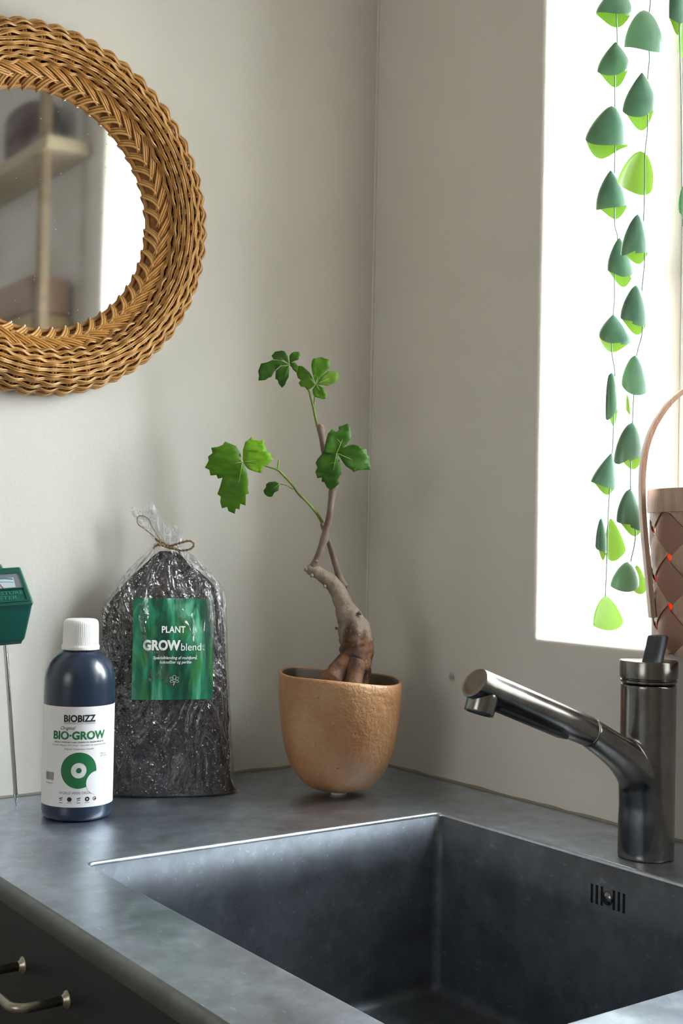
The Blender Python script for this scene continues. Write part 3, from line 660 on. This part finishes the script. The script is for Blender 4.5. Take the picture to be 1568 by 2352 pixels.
for (cx_, cy_, ra, rb, an) in ((0, .0022, .0019, .0024, 0), (-.0030, .0008, .0014, .0021, .7), (.0030, .0008, .0014, .0021, -.7), (-.0028, -.0022, .0013, .0019, 1.5), (.0028, -.0022, .0013, .0019, -1.5)):
    e_ = [Vector((cx_+ra*math.cos(t)*math.cos(an)-rb*math.sin(t)*math.sin(an), cy_+ra*math.cos(t)*math.sin(an)+rb*math.sin(t)*math.cos(an), 0)) for t in [2*math.pi*k/24 for k in range(24)]]
    c_ = Vector((cx_, cy_, 0)); ic.append(loft([e_, [c_+(p-c_)*.84 for p in e_]]))
ic.append(loft([[Vector((-.0002, -.002, 0)), Vector((-.0005, -.0045, 0)), Vector((-.0012, -.0062, 0))], [Vector((.0002, -.002, 0)), Vector((0, -.0045, 0)), Vector((-.0007, -.0064, 0))]], closed_ring=False))
obj('printed_emblem', mapvf(join(*ic), lambda p: onbag(.0008)(Vector((p.x+s_-lx0, p.y+z_-lz0, 0)))), WHT, bl, False)
# film
FM = Tree('clear_plastic_film')
cv = FM.map((1, 1, .55), (.2, .7, .5)); cn = FM.noise(24, 4, vec=cv, rough=.42, dist=2.2)
rid = FM.n('Math', {0: FM.n('Math', {0: cn, 1: .5}, operation='SUBTRACT').outputs[0]}, operation='ABSOLUTE').outputs[0]
bmp = FM.n('Bump', {'Height': rid, 'Distance': .020, 'Strength': 1.0}); b2 = FM.n('Bump', {'Height': FM.noise(90, 3, vec=cv, dist=1), 'Distance': .002, 'Strength': .3, 'Normal': bmp.outputs[0]})
gl = FM.n('BsdfGlossy', {0: (1, 1, 1, 1), 1: .09, 'Normal': b2.outputs[0]}); tp = FM.n('BsdfTransparent', {0: (.97, .97, .98, 1)}); df = FM.n('BsdfDiffuse', {0: (.85, .87, .9, 1)}); tlu = FM.n('BsdfTranslucent', {0: (.85, .87, .9, 1)})
fr = FM.fres(1.5, b2.outputs[0]); m1 = FM.n('MixShader', {0: FM.n('Math', {0: fr, 1: 1.5, 2: .015}, operation='MULTIPLY_ADD').outputs[0], 1: tp.outputs[0], 2: gl.outputs[0]})
dd = FM.n('MixShader', {0: .5, 1: df.outputs[0], 2: tlu.outputs[0]})
m2 = FM.n('MixShader', {0: FM.mrange(rid, 0, .016, .26, .012), 1: m1.outputs[0], 2: dd.outputs[0]}); FM.t.links.new(m2.outputs[0], FM.out.inputs[0]); FM = FM.m
rings = []
for i in range(201):
    z = .0008+(ZT-.0008)*i/200; ring = []
    for k in range(180):
        a = 2*math.pi*k/180; p = bagpt(z, a, 0)
        top = smoothstep(.16, .25, z)
        r_ = 1-abs(noise.noise(Vector((p.x*18, p.y*18, p.z*9+2.2*p.x*6))+Vector((0, 0, 3))))*2
        r2 = 1-abs(noise.noise(Vector((p.x*48, p.y*48, p.z*30))+Vector((5, 0, 0))))*2
        pleat = .0030*top*math.cos(a*13+3*nz((a, z*12, 0), 1))
        st_ = 1-abs(noise.noise(Vector((a*3.2+(z-.27)*2.5*math.cos(a), z*5, 1.7))))*2.4
        dis = -.0006+.0016*(r_-.6)+.0008*(r2-.6)+.0022*max(st_, 0)**3*(.35+.65*smoothstep(.10, .24, z))+pleat*(.4+.6*(1-smoothstep(.262, .275, z)))
        if p.y+dis > -.006: dis = min(dis, 0)
        ring.append(bagpt(z, a, 0, dis))
    rings.append(ring)
FM2 = FM.copy(); FM2.name = 'gathered_film'
for n_ in FM2.node_tree.nodes:
    if n_.type == 'MAP_RANGE' and abs(n_.inputs[3].default_value-.26) < 1e-4: n_.inputs[3].default_value = .5; n_.inputs[4].default_value = .16; n_.inputs[2].default_value = .06
fl = obj('plastic_film', loft(rings), FM, bag)
# frill above the tie
dB = (GC-CAM).dot(fw)
tops = [(298, 1166), (305, 1160), (318, 1176), (330, 1168), (343, 1150), (350, 1152), (362, 1172), (376, 1196), (392, 1218), (400, 1206), (412, 1212), (418, 1228), (424, 1236)]
NF = 60
frr = []
for j in range(25):
    q = j/24; ring = []
    for k in range(2*NF):
        f_ = k/NF if k < NF else 2-k/NF-1/NF; back = 0 if k < NF else 1
        ti = f_*(len(tops)-1); i0 = min(int(ti), len(tops)-2); tt = ti-i0
        tx = tops[i0][0]*(1-tt)+tops[i0+1][0]*tt; ty = tops[i0][1]*(1-tt)+tops[i0+1][1]*tt
        if back: ty += 8+6*math.sin(f_*9)
        bx, by_ = 363+37*f_, 1249
        x = bx+(tx-bx)*q**.85; y = by_+(ty-by_)*q
        dep_ = (-1 if not back else 1)*(.003+.010*q)*math.sin(math.pi*min(max(f_, .03), .97))+.0030*q*math.sin(f_*26+q*2)+.0015*nz((x, y, back*9), .06)
        ring.append(atd(x, y, dB+.012+dep_))
    frr.append(ring)
FR = obj('film_frill', loft(frr), FM2, bag)
# twine
TWM = Tree('jute_twine'); TWM.set(col=TWM.mix(TWM.mrange(TWM.noise(500, 3), .35, .65, 0, 1), s2l('6d5a42'), s2l('a58d6a')), rough=.85); TWM.bump(TWM.noise(900, 2), .0004, .8); TWM = TWM.m
def z7(x, y): return (280+x/7.84, 1130+y/7.84)
def twine(pts, r, dep0=-.008, steps=10):
    sp_ = spline(pts, steps); path = [atd(*z7(a, b), dB+dep0+c) for a, b, c in sp_]; out = []
    L_ = 0; ang = [0]
    for i in range(1, len(path)): L_ += (path[i]-path[i-1]).length; ang.append(L_/(r*7)*2*math.pi)
    for s in (0, math.pi):
        pp = []
        for i, p in enumerate(path):
            t_ = (path[min(i+1, len(path)-1)]-path[max(i-1, 0)]).normalized(); n_ = fw.cross(t_).normalized()
            pp.append(p+(n_*math.cos(ang[i]+s)+fw*math.sin(ang[i]+s))*r*.5)
        out.append(tube(pp, r*.62, 6))
    return join(*out)
kn = twine([(600, 840, -.002), (650, 880, -.006), (700, 870, -.004), (740, 930, -.006), (690, 950, -.008), (680, 890, -.009), (750, 900, -.006), (830, 985, -.004), (900, 1010, -.003)], .0013)
wr = twine([(585, 985, .006), (640, 960, -.001), (720, 960, -.006), (820, 1000, -.006), (900, 1020, -.002), (925, 1010, .008), (850, 960, .016), (700, 930, .018), (600, 950, .014), (585, 985, .006)], .0012, 0)
l1 = twine([(690, 890, -.005), (580, 805, -.006), (430, 680, -.008), (300, 590, -.010), (272, 500, -.010), (310, 432, -.010), (400, 440, -.010), (480, 490, -.009), (540, 620, -.008), (620, 750, -.006), (690, 860, -.005)], .00065)
l2 = twine([(850, 975, -.006), (950, 950, -.008), (1080, 910, -.010), (1200, 880, -.010), (1275, 910, -.010), (1290, 975, -.010), (1210, 1035, -.009), (1060, 1055, -.008), (960, 1030, -.006), (880, 1010, -.005)], .0012)
tl_ = twine([(700, 915, -.006), (640, 955, -.007), (590, 990, -.008), (568, 1022, -.009)], .0010)
tw = obj('twine', join(kn, wr, l1, l2, tl_), TWM, bag); tw['label'] = 'brown jute twine tied in a bow'
# ---------------- moisture meter ----------------
PB = atz(37.5, 1851); PT = atp(12, 1475, Vector((0, -.026, 0)), Vector((0, 1, 0)))
mt = thing('moisture_meter', 'dark green plant moisture meter leaning on the wall behind the bottle', 'meter', PB)
mz = (PT-PB).normalized(); mx = (Vector((.965, -.26, 0))-mz*Vector((.965, -.26, 0)).dot(mz)).normalized(); my = mz.cross(mx); PL = (PT-PB).length
def ml(p): return PB+mx*p[0]+my*p[1]+mz*(PL+p[2])      # local: x right, y back, z up from the box bottom
obj('probe', tube([PB+mz*.0005, PB+mz*.006, PB+mz*.012, PB+mz*.014, PT, ml((0, 0, .01))], [.0003, .0016, .0024, .0022, .0022, .0022], 16), plain('polished_steel', 'c9ccd0', .14, metal=1), mt)
GP = Tree('green_plastic'); GP.set(col=s2l('14574d'), rough=.36, spec=.55); GP = GP.m
S_ = .000456
def msec(z, w_, yf, yb, bev=.002):
    return [ml((x, y, z)) for x, y in rrect(-w_, w_, yf, yb, bev, 4)]
body = loft([msec(-.0005, .0165, -.010, .006), msec(.0012, .0182, -.012, .0075), msec(.003, .0192, -.0128, .008), msec(.030, .0262, -.0205, .010), msec(.0355, .0274, -.0225, .010), msec(.0375, .0286, -.0245, .010), msec(.0392, .0288, -.0247, .010), msec(.0415, .0284, -.0240, .010), msec(.073, .0206, -.0135, .010), msec(.0768, .0196, -.0122, .0095), msec(.0776, .0185, -.011, .0085)], cap0=True, cap1=True)
mb = obj('meter_body', body, GP, mt, 'auto')
base = obj('base_plate', loft([msec(-.003, .0155, -.009, .005), msec(-.0004, .0168, -.0102, .0062)], cap0=True, cap1=True), plain('dark_green_plastic', '3c5550', .4), mt, 'auto')
# slanted upper face frame: param u across (-1..1), v up 0..1
def face(u, v, off=0):
    z = .0415+(.073-.0415)*v; w_ = .0284+(.0206-.0284)*v; y = -.0240+(-.0135+.0240)*v
    n_ = Vector((0, -.9487, .316)); return ml(Vector((u*w_, y, z))+n_*off)
def fpatch(u0, u1, v0, v1, off, nx_=6, ny=4): return loft([[face(u0+(u1-u0)*i/nx_, v0+(v1-v0)*j/ny, off) for i in range(nx_+1)] for j in range(ny+1)], closed_ring=False)
def fslab(u0, u1, v0, v1, o0, o1):
    c_ = [(u0, v0), (u1, v0), (u1, v1), (u0, v1)]; return loft([[face(u, v, o0) for u, v in c_], [face(u, v, o1) for u, v in c_]], cap0=True, cap1=True)
def fframe(u0, u1, v0, v1, t, o): 
    return join(fslab(u0-t, u1+t, v0-t*.9, v0, -.001, o), fslab(u0-t, u1+t, v1, v1+t*.9, -.001, o), fslab(u0-t, u0, v0, v1, -.001, o), fslab(u1, u1+t, v0, v1, -.001, o))
bz = obj('bezel', join(fframe(-.80, .80, .44, .93, .06, .0012), fframe(-.80, .80, .03, .38, .06, .0012)), GP, mt, False)
DM = plain('dial_grey', '9aa0aa', .3, metal=.3); dl = obj('dial_plate', fpatch(-.80, .80, .44, .93, .0002), DM, mt)
o = obj('dial_card', fpatch(-.60, .50, .47, .80, .0004), plain('dial_card_white', 'dfeaf0', .4), dl)
BLU = plain('cyan_ink', '2d93a5', .5)
arc = []
for i in range(24):
    t = -.58+1.06*i/24; t2 = -.58+1.06*(i+.62)/24
    for (vA, vB) in ((0, .022), (.10, .15)):
        f1 = lambda q: .66-.22*(q*1.0)**2
        a_, b_ = t, t2
        arc.append(loft([[face(a_, f1(a_)+vA, .0006), face(b_, f1(b_)+vA, .0006)], [face(a_, f1(a_)+vB, .0006), face(b_, f1(b_)+vB, .0006)]], closed_ring=False))
obj('dial_scale', join(*arc), BLU, dl, False)
obj('needle', tube([face(0, .46, .0008), face(-.28, .74, .0008)], .0003, 6), plain('needle_red', 'b03a2c', .5), dl)
gg = Tree('meter_glass'); _tr = gg.n('BsdfTransparent', {0: (.93, .95, .97, 1)}); _g = gg.n('BsdfGlossy', {0: (1, 1, 1, 1), 1: .06}); _m = gg.n('MixShader', {0: .12, 1: _tr.outputs[0], 2: _g.outputs[0]}); gg.t.links.new(_m.outputs[0], gg.out.inputs[0])
obj('dial_window', fpatch(-.80, .80, .44, .93, .0010), gg.m, dl)
npl = obj('name_plate', fpatch(-.80, .80, .03, .38, .0002), GP, mt)
for body_, vv, w_ in (('MOISTURE', .285, 1.42), ('METER', .125, .92)):
    vf = fit_width(text_mesh(body_, .01, bold=.0), w_); ys = [p[1] for p in vf[0]]; y0, hh = (min(ys)+max(ys))/2, max(ys)-min(ys)
    obj('raised_lettering', mapvf(vf, lambda p: face(p.x+.02, vv+(p.y-y0)/hh*.11, .0008)), plain('green_letter', '46917f', .3), npl, False)
obj('hang_loop', tube([ml((-.007+.0075*math.cos(t), .0, .0775+.0055*math.sin(t))) for t in [math.pi*i/16 for i in range(17)]], .0024, 10), GP, mt)
# ---------------- wicker mirror ----------------
MC = Vector((-.465, -.0015, .637)); RO = .1975
mi = thing('wicker_mirror', 'round wall mirror in a honey-coloured woven wicker frame', 'mirror', MC)
def mp(rho, th, h): return MC+Vector((rho*math.cos(th), -h, rho*math.sin(th)))
prw = [(.1985, .003), (.2000, .011), (.1985, .020), (.1945, .029), (.1880, .0365), (.1800, .0410), (.1715, .0425), (.1635, .0385), (.1565, .0315), (.1515, .0235)]
prs = spline(prw, 12); cum = [0]
for a, b in zip(prs, prs[1:]): cum.append(cum[-1]+math.hypot(b[0]-a[0], b[1]-a[1]))
def prat(t):
    d_ = t*cum[-1]; return interp(list(zip(cum, [p[0] for p in prs])), d_), interp(list(zip(cum, [p[1] for p in prs])), d_)
def wick(name, c1, c2):
    t = Tree(name); t.set(col=t.mix(t.mrange(t.noise(70, 3), .3, .7, 0, 1), s2l(c1), s2l(c2)), rough=.38, spec=.5, coat=.25, coatr=.2); t.bump(t.noise(600, 2), .0002, .5); return t.m
WK = [wick('wicker_honey', 'b57c38', 'cb9650'), wick('wicker_light', 'c2904e', 'd9ab6c'), wick('wicker_brown', 'a06c32', 'bd8848')]
NST, NR = 58, 16
for i in range(NR):
    t = (i+.3)/NR; rho, h = prat(t); r1, h1 = prat(min(t+.01, 1)); tx, ty = r1-rho, h1-h; l_ = math.hypot(tx, ty); nr, nh = -ty/l_, tx/l_
    if nh < 0 and nr < 0: nr, nh = -nr, -nh
    # outward normal of the rim profile
    cx_, ch_ = .176, .012
    if (rho-cx_)*nr+(h-ch_)*nh < 0: nr, nh = -nr, -nh
    for s in (-1, 1):
        path = []
        for k in range(NST*8):
            th = 2*math.pi*k/(NST*8); ph = th*NST/2+(i % 2)*math.pi
            am = .0019*math.cos(ph*1.0); lob = .0018*math.cos(th*NST)
            lat = s*.00095
            dn_ = am+lob*.5; path.append(mp(rho+nr*dn_+tx/l_*lat, th+.0008*math.sin(i*2.1), h+nh*dn_+ty/l_*lat))
        obj('woven_strand', tube(path, .00118+.00012*math.sin(i*3+s), 6, closed=True), WK[(i*2+(s > 0)) % 3], mi)
st_path = [mp(prat(t/10)[0]*1.0-.0028*(prat(t/10)[0]-.176)/.024, 0, max(prat(t/10)[1]-.0022, .001)) for t in range(11)]
so_ = obj('stake', tube(st_path, .0016, 6), WK[2], mi)
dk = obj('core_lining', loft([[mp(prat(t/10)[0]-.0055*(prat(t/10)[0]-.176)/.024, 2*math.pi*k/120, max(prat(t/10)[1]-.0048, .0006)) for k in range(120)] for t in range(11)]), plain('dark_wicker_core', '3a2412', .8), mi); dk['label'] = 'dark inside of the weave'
def turn(src, th, off=0):
    c_ = src.copy(); COL.objects.link(c_); c_.parent = src.parent; c_.rotation_euler = (0, -th, 0); return c_
for k in range(1, NST*2):
    turn(so_, 2*math.pi*(k//2)/NST+(.018 if k % 2 else 0))
# plaited inner border: each strand sweeps diagonally from the weave across to the inner edge and tucks under
def braid(r_a, r_b, ha, hb_, span, hump, rad_, lat, k_=3):
    out = []
    for s in [(q-(k_-1)/2) for q in range(k_)]:
        path, rad = [], []
        ang = math.atan2(abs(r_b-r_a), span*(r_a+r_b)/2); up_ = 1 if r_b > r_a else -1
        for q in range(13):
            f_ = q/12; th = -span*f_; rho = r_a+(r_b-r_a)*math.sin(f_*math.pi/2)
            h = ha+(hb_-ha)*f_+hump*math.sin(math.pi*f_)**.8
            path.append(mp(rho+s*lat*math.cos(ang), th+up_*s*lat*math.sin(ang)/rho, h+(.0005 if s == 0 else 0))); rad.append(rad_*(1-.25*abs(2*f_-1)**3))
        out.append(tube(path, rad, 7))
    return join(*out)
NBR = 52
b0 = obj('braid_strand', braid(.1560, .1420, .0245, .0165, .25, .0030, .00135, .0026), WK[0], mi)
for k in range(1, NBR): turn(b0, 2*math.pi*k/NBR)
b1_ = obj('braid_strand', braid(.1305, .1450, .0085, .0175, .16, .0065, .00150, .0029), WK[1], mi)
for k in range(1, NBR): turn(b1_, 2*math.pi*(k+.4)/NBR)
obj('braid_lining', loft([[mp(r_, 2*math.pi*k/120, h_) for k in range(120)] for r_, h_ in ((.1555, .0225), (.150, .0185), (.144, .0150), (.138, .0115), (.1325, .0088))]), WK[2], mi)
obj('inner_rim', tube([mp(.1325, 2*math.pi*k/96, .0085) for k in range(96)], .0030, 8, closed=True), WK[2], mi)
MG = Tree('old_mirror_silver')
mvn = MG.noise(16, 4, rough=.6); spk = MG.n('TexVoronoi', {'Vector': MG.map((1, 1, 1.4), (0, .5, 0)), 'Scale': 75.0}); fle = MG.mrange(spk.outputs['Distance'], .05, .11, 1, 0)
g1 = MG.n('BsdfGlossy', {0: (.80, .81, .80, 1), 1: .045}); d1 = MG.n('BsdfDiffuse', {0: (.50, .52, .54, 1)})
mm = MG.n('MixShader', {0: MG.n('Math', {0: MG.mrange(mvn, .4, .75, .04, .20), 1: fle}, operation='MAXIMUM').outputs[0] if False else MG.n('Math', {0: MG.mrange(mvn, .4, .75, .04, .18), 1: MG.n('Math', {0: fle, 1: .3}, operation='MULTIPLY').outputs[0]}, operation='ADD').outputs[0], 1: g1.outputs[0], 2: d1.outputs[0]})
MG.t.links.new(mm.outputs[0], MG.out.inputs[0]); MG = MG.m
gv = [mp(.139, 2*math.pi*k/96, .0085) for k in range(96)]
mg = obj('mirror_glass', loft([[mp(.139, 2*math.pi*k/96, .005) for k in range(96)], gv, [mp(.0001, 2*math.pi*k/96, .0085) for k in range(96)]], cap0=True), MG, mi, False)
# ---------------- hanging vine ----------------
VX = .055
vd1 = (Vector((VX, -.385, .6))-CAM).dot(fw); vd2 = (Vector((VX, -.43, .6))-CAM).dot(fw)
vn_ = thing('hanging_vine', 'trailing vine of folded round leaves hanging in the bright window', 'plant', atd(1450, 0, vd1))
VS = plain('vine_stem', '6d8a7a', .6)
def stem(pts, d, r): return tube([atd(a, b, d+.001*math.sin(b*.05)) for a, b in [p[:2] for p in spline(pts, 6)]], r, 6)
obj('vine_stem', stem([(1418, -60), (1415, 20), (1417, 100), (1412, 170), (1412, 250), (1412, 345), (1411, 400), (1411, 480), (1412, 520), (1418, 550), (1411, 630), (1411, 680), (1408, 725), (1404, 800), (1412, 860), (1410, 940), (1406, 1040), (1400, 1120), (1396, 1195), (1393, 1290), (1390, 1370)], vd1, .0007), VS, vn_)
obj('vine_stem', stem([(1494, -60), (1493, 10), (1486, 60), (1491, 130), (1487, 185), (1487, 290), (1481, 355), (1480, 435), (1478, 520), (1480, 600), (1474, 670), (1475, 760), (1460, 830), (1452, 980), (1448, 1120), (1459, 1225), (1448, 1290)], vd2, .0007), VS, vn_)
obj('vine_stem', stem([(1562, -60), (1560, 60), (1564, 220), (1566, 440), (1568, 520)], vd2, .0007), VS, vn_)
def vleafmat():
    t = Tree('vine_leaf'); g = t.n('NewGeometry').outputs['Backfacing']; n = t.noise(45, 3)
    co = t.mix(t.mrange(n, .35, .65, 0, 1), s2l('3f6352'), s2l('4d7560')); ci = s2l('6d9a30')
    c = t.mix(g, ci, co); t.set(col=c, rough=.36, spec=.6, coat=.5, coatr=.3); t.bump(t.noise(120, 2), .0005, .4)
    tl = t.n('BsdfTranslucent', {0: t.mix(g, s2l('8ab040'), s2l('5f8a58'))}); m = t.n('MixShader', {0: .12, 1: t.p.outputs[0], 2: tl.outputs[0]}); t.t.links.new(m.outputs[0], t.out.inputs[0]); return t.m
VL = vleafmat()
def vleaf(ax_, ay, x0, x1, yb, d, open_=380, face=0, ex=.85, inner=.42, seed=0):
    """cupped leaf hung from an apex: a sheet wrapped round its axis like a paper cone, its free edge showing on the front"""
    kk = d/F; wd_ = (x1-x0)*kk; ht = (yb-ay)*kk; sk = ((x0+x1)/2-ax_)*kk
    nu, nv = 40, 16; rings = []
    apex = atd(ax_, ay, d); X = RT; Y = -UP; Z = -fw
    for i in range(nv+1):
        q = i/nv; ring = []
        for j in range(nu+1):
            f_ = j/nu; a = math.radians(face+(f_-.5)*open_) if open_ < 300 else math.radians(face+40-f_*open_)
            rr = (wd_/2)*math.sin(q*math.pi/2)**ex*(1-.10*f_*(open_ >= 300))
            ca = math.cos(a-(math.radians(face) if open_ < 300 else 0))
            edge = .84+.16*ca+.05*math.sin(2*a+seed)+.09*math.sin(a)*math.sin(seed*2.3)-.10*max(0, 1-f_*7)*(open_ >= 300)
            if ca < 0 and open_ >= 300: edge += (.16+inner)*ca*ca*(1+.75*math.sin(a)*(1 if seed % 5 < 3.4 else -1))*.8
            yy = ht*q**1.1*(1+(edge-1)*q)
            ring.append(apex+X*(rr*math.sin(a)+sk*q)+Y*yy+Z*(rr*.55*math.cos(a)))
        rings.append(ring)
    vf = loft(rings, closed_ring=False)
    if open_ >= 300: vf = (vf[0], [q[::-1] for q in vf[1]])
    return obj('leaf', vf, VL, vn_)
L1 = [(1418, -30, 1366, 1456, 42, 380, 10, .9), (1413, 96, 1369, 1448, 176, 380, 20, .95), (1404, 243, 1341, 1446, 343, 380, 50, .7), (1402, 391, 1366, 1448, 486, 380, 30, .9), (1422, 546, 1393, 1462, 638, 380, 10, .8), (1408, 722, 1374, 1466, 792, 380, -20, .9),
      (1404, 856, 1389, 1421, 960, 380, 40, .35), (1404, 1040, 1354, 1419, 1122, 380, 60, .95), (1402, 1190, 1390, 1437, 1285, 190, 180, .75), (1390, 1368, 1362, 1430, 1448, 200, 175, .7), (1380, 1190, 1366, 1394, 1270, 380, 20, .6)]
L2 = [(1478, 23, 1433, 1527, 126, 200, 0, .62), (1474, 166, 1427, 1510, 270, 380, 25, .95), (1470, 347, 1417, 1498, 438, 200, 180, .55), (1464, 492, 1424, 1496, 590, 380, -30, .75), (1460, 655, 1423, 1495, 748, 380, -40, .7), (1458, 816, 1427, 1493, 906, 210, 0, .6),
      (1452, 970, 1408, 1484, 1062, 380, -30, .6), (1446, 1123, 1414, 1484, 1216, 380, -30, .62), (1441, 1290, 1401, 1468, 1356, 220, -10, .62), (1462, 1298, 1453, 1485, 1364, 200, 175, .6), (1440, 905, 1437, 1447, 950, 200, 165, .7)]
L3 = [(1552, -50, 1535, 1575, 58, 380, 20, .4), (1575, 30, 1556, 1600, 125, 200, 175, .6), (1572, 425, 1557, 1600, 500, 220, 0, .6)]
for li, d in ((L1, vd1), (L2, vd2), (L3, vd2)):
    for k, (a, b, x0, x1, yb, op, fc, ex) in enumerate(li): vleaf(a, b, x0, x1, yb, d, op, fc, ex, seed=k*1.7)
# ---------------- basket on the sill ----------------
BK = Vector((.058, -.562, WZ0))
bk0 = atp(1500, 1300, BK, -Vector((fw.x, fw.y, 0)).normalized())
bkr = abs((bk0-BK).dot(r0))
ba = thing('splint_basket', 'brown woven wood-splint basket with arched handle on the windowsill', 'basket', BK)
SPL = Tree('aged_splint_wood'); sn = SPL.noise(30, 4, vec=SPL.map((4, 4, 1))); SPL.set(col=SPL.mix(SPL.mrange(sn, .3, .7, 0, 1), s2l('ae8a75'), s2l('cbb09c')), rough=.45, spec=.5); SPL.bump(SPL.noise(90, 4, vec=SPL.map((5, 5, 1))), .0008, .6); SPL = SPL.m
SPD = Tree('dark_splint_wood'); SPD.set(col=s2l('9a7262'), rough=.5); SPD = SPD.m
rt_, rb_, hb = bkr+.001, bkr-.005, .158
def brad(z): return rb_+(rt_-rb_)*(z/hb)
NB = 10
for fam in (1, -1):
    for i in range(NB):
        rings = []; wd_ = 2*math.pi/NB*.43
        for q in range(31):
            f_ = q/30; z = .002+(hb-.004)*f_; tw_ = fam*f_*2.1; ph = f_*2.1*NB
            off = 0
            ring = []
            for (s, dd_) in ((-1, -.0004), (-.5, .0003), (0, .0005), (.5, .0003), (1, -.0004), (1, -.0012), (0, -.0006), (-1, -.0012)):
                a = 2*math.pi*i/NB+tw_+s*wd_; r = brad(z)+off+dd_
                co_ = (a+fam*2.1*f_)*NB/(2*math.pi)
                r += fam*.0016*max(-1, min(1, 2.2*math.cos(math.pi*(co_-i))))
                ring.append(BK+Vector((r*math.cos(a), r*math.sin(a), z)))
            rings.append(ring)
        obj('splint', loft(rings, cap0=True, cap1=True), SPL if fam > 0 else SPD, ba, 'auto')
obj('basket_base', lathe([(.0001, .002), (rb_-.004, .002), (rb_-.004, .0045), (.0001, .0045)], 40, BK), SPD, ba)
obj('rim_band', lathe([(rt_+.0008, hb-.022), (rt_+.0026, hb-.0215), (rt_+.0030, hb-.010), (rt_+.0026, hb+.0005), (rt_-.002, hb), (rt_-.002, hb-.02)], 72, BK, cap=False), SPL, ba, 'auto')
fwd = Vector((fw.x, fw.y, 0)).normalized()
hp = []
for (u_, z) in ((-.995, .035), (-1.03, .07), (-1.08, .12), (-1.10, .15), (-1.10, .175), (-1.07, .20), (-.98, .225), (-.80, .250), (-.5, .268), (0, .276), (.5, .268), (.80, .250), (.98, .225), (1.07, .20), (1.10, .175), (1.10, .15), (1.08, .12), (1.03, .07), (.995, .035)):
    hp.append(BK+r0*(u_*(bkr+.001))+Vector((0, 0, z)))
hp = spline([tuple(p) for p in hp], 5); hr = []
for i, p in enumerate(hp):
    t_ = (Vector(hp[min(i+1, len(hp)-1)])-Vector(hp[max(i-1, 0)])).normalized(); n_ = fwd.cross(t_).normalized()
    hr.append([Vector(p)+n_*a*.0022+fwd*b*.0065 for a, b in ((-1, -1), (1, -1), (1.2, 0), (1, 1), (-1, 1), (-1.2, 0))])
obj('basket_handle', loft(hr, cap0=True, cap1=True), SPL, ba, 'auto')
o = obj('added_glow_cup', lathe([(.0001, .006), (brad(0)-.012, .006), (brad(.12)-.010, .125), (brad(.12)-.0115, .125), (brad(0)-.0135, .008), (.0001, .008)], 48, BK), None or leafmat('painted_orange_glow', 'c4482a', 'd4552f', 'ff6a3a', .5), ba); o['label'] = 'added orange translucent cup, coloured as the reddish glow inside'  # added cup, its orange stands for the reddish light in the gaps
# ---------------- shelf behind the camera's right, seen in the mirror ----------------
SHM = Tree('shelf_wood'); SHM.set(col=SHM.mix(SHM.mrange(SHM.noise(18, 3, vec=SHM.map((1, 1, 6))), .3, .7, 0, 1), s2l('8a7458'), s2l('a18a6a')), rough=.6); SHM = SHM.m
sf = thing('shelf_unit', 'narrow pale wooden shelf unit on the right wall, seen only in the mirror', 'shelf', (-.05, -1.25, .30))
for (a, b) in ((-.975, -.948), (-1.60, -1.573)):
    obj('side_post', box((-.085, a, .30), (-.068, b, 1.125), .002), SHM, sf, False)
for z, ya in ((.35, -.948), (.60, -.948), (1.0, -.915)): obj('shelf_board', box((-.092, -1.62, z), (-.004, ya, z+.025), .002), plain('pale_shelf_board', 'c2b394', .6), sf, False)
def crate(x0, x1, y0, y1, z0, h, label, mats_):
    t = thing('wooden_crate', label, 'crate', ((x0+x1)/2, (y0+y1)/2, z0))
    obj('crate_base', box((x0, y0, z0), (x1, y1, z0+.008)), mats_[0], t, False)
    for k in range(2):
        za = z0+.010+k*(h-.01)/2; zb = za+(h-.01)/2-.006
        for b_ in (((x0, y0, za), (x0+.008, y1, zb)), ((x1-.008, y0, za), (x1, y1, zb)), ((x0+.008, y0, za), (x1-.008, y0+.008, zb)), ((x0+.008, y1-.008, za), (x1-.008, y1, zb))): obj('slat', box(*b_, .001), mats_[k], t, False)
CR1, CR2 = plain('reddish_crate_wood', 'a07c62', .6), plain('pale_crate_wood', 'b8a070', .6)
crate(-.086, -.010, -1.32, -.985, .6255, .155, 'two-tone wooden crate on the middle shelf, seen in the mirror', (CR2, CR1))
crate(-.086, -.010, -1.32, -.985, .3755, .16, 'reddish wooden crate on the lowest shelf board by the window', (CR1, CR1))
pm = thing('oval_pot', 'dark maroon oval lidded pot on the top shelf, seen in the mirror', 'pot', (-.048, -1.105, 1.0255))
def oval(pr): return mapvf(lathe(pr, 48), lambda p: Vector((-.048+p.x, -1.105+p.y*2.5, 1.0258+p.z)))
obj('pot_body', oval([(.0001, .0), (.034, 0), (.039, .006), (.041, .03), (.041, .075), (.039, .078), (.036, .07), (.030, .01), (.0001, .008)]), plain('maroon_enamel', '4a2226', .3), pm)
obj('pot_lid', oval([(.0405, .0785), (.041, .082), (.037, .096), (.025, .106), (.010, .109), (.0001, .1095)]), plain('maroon_enamel_lid', '4d2529', .3), pm)
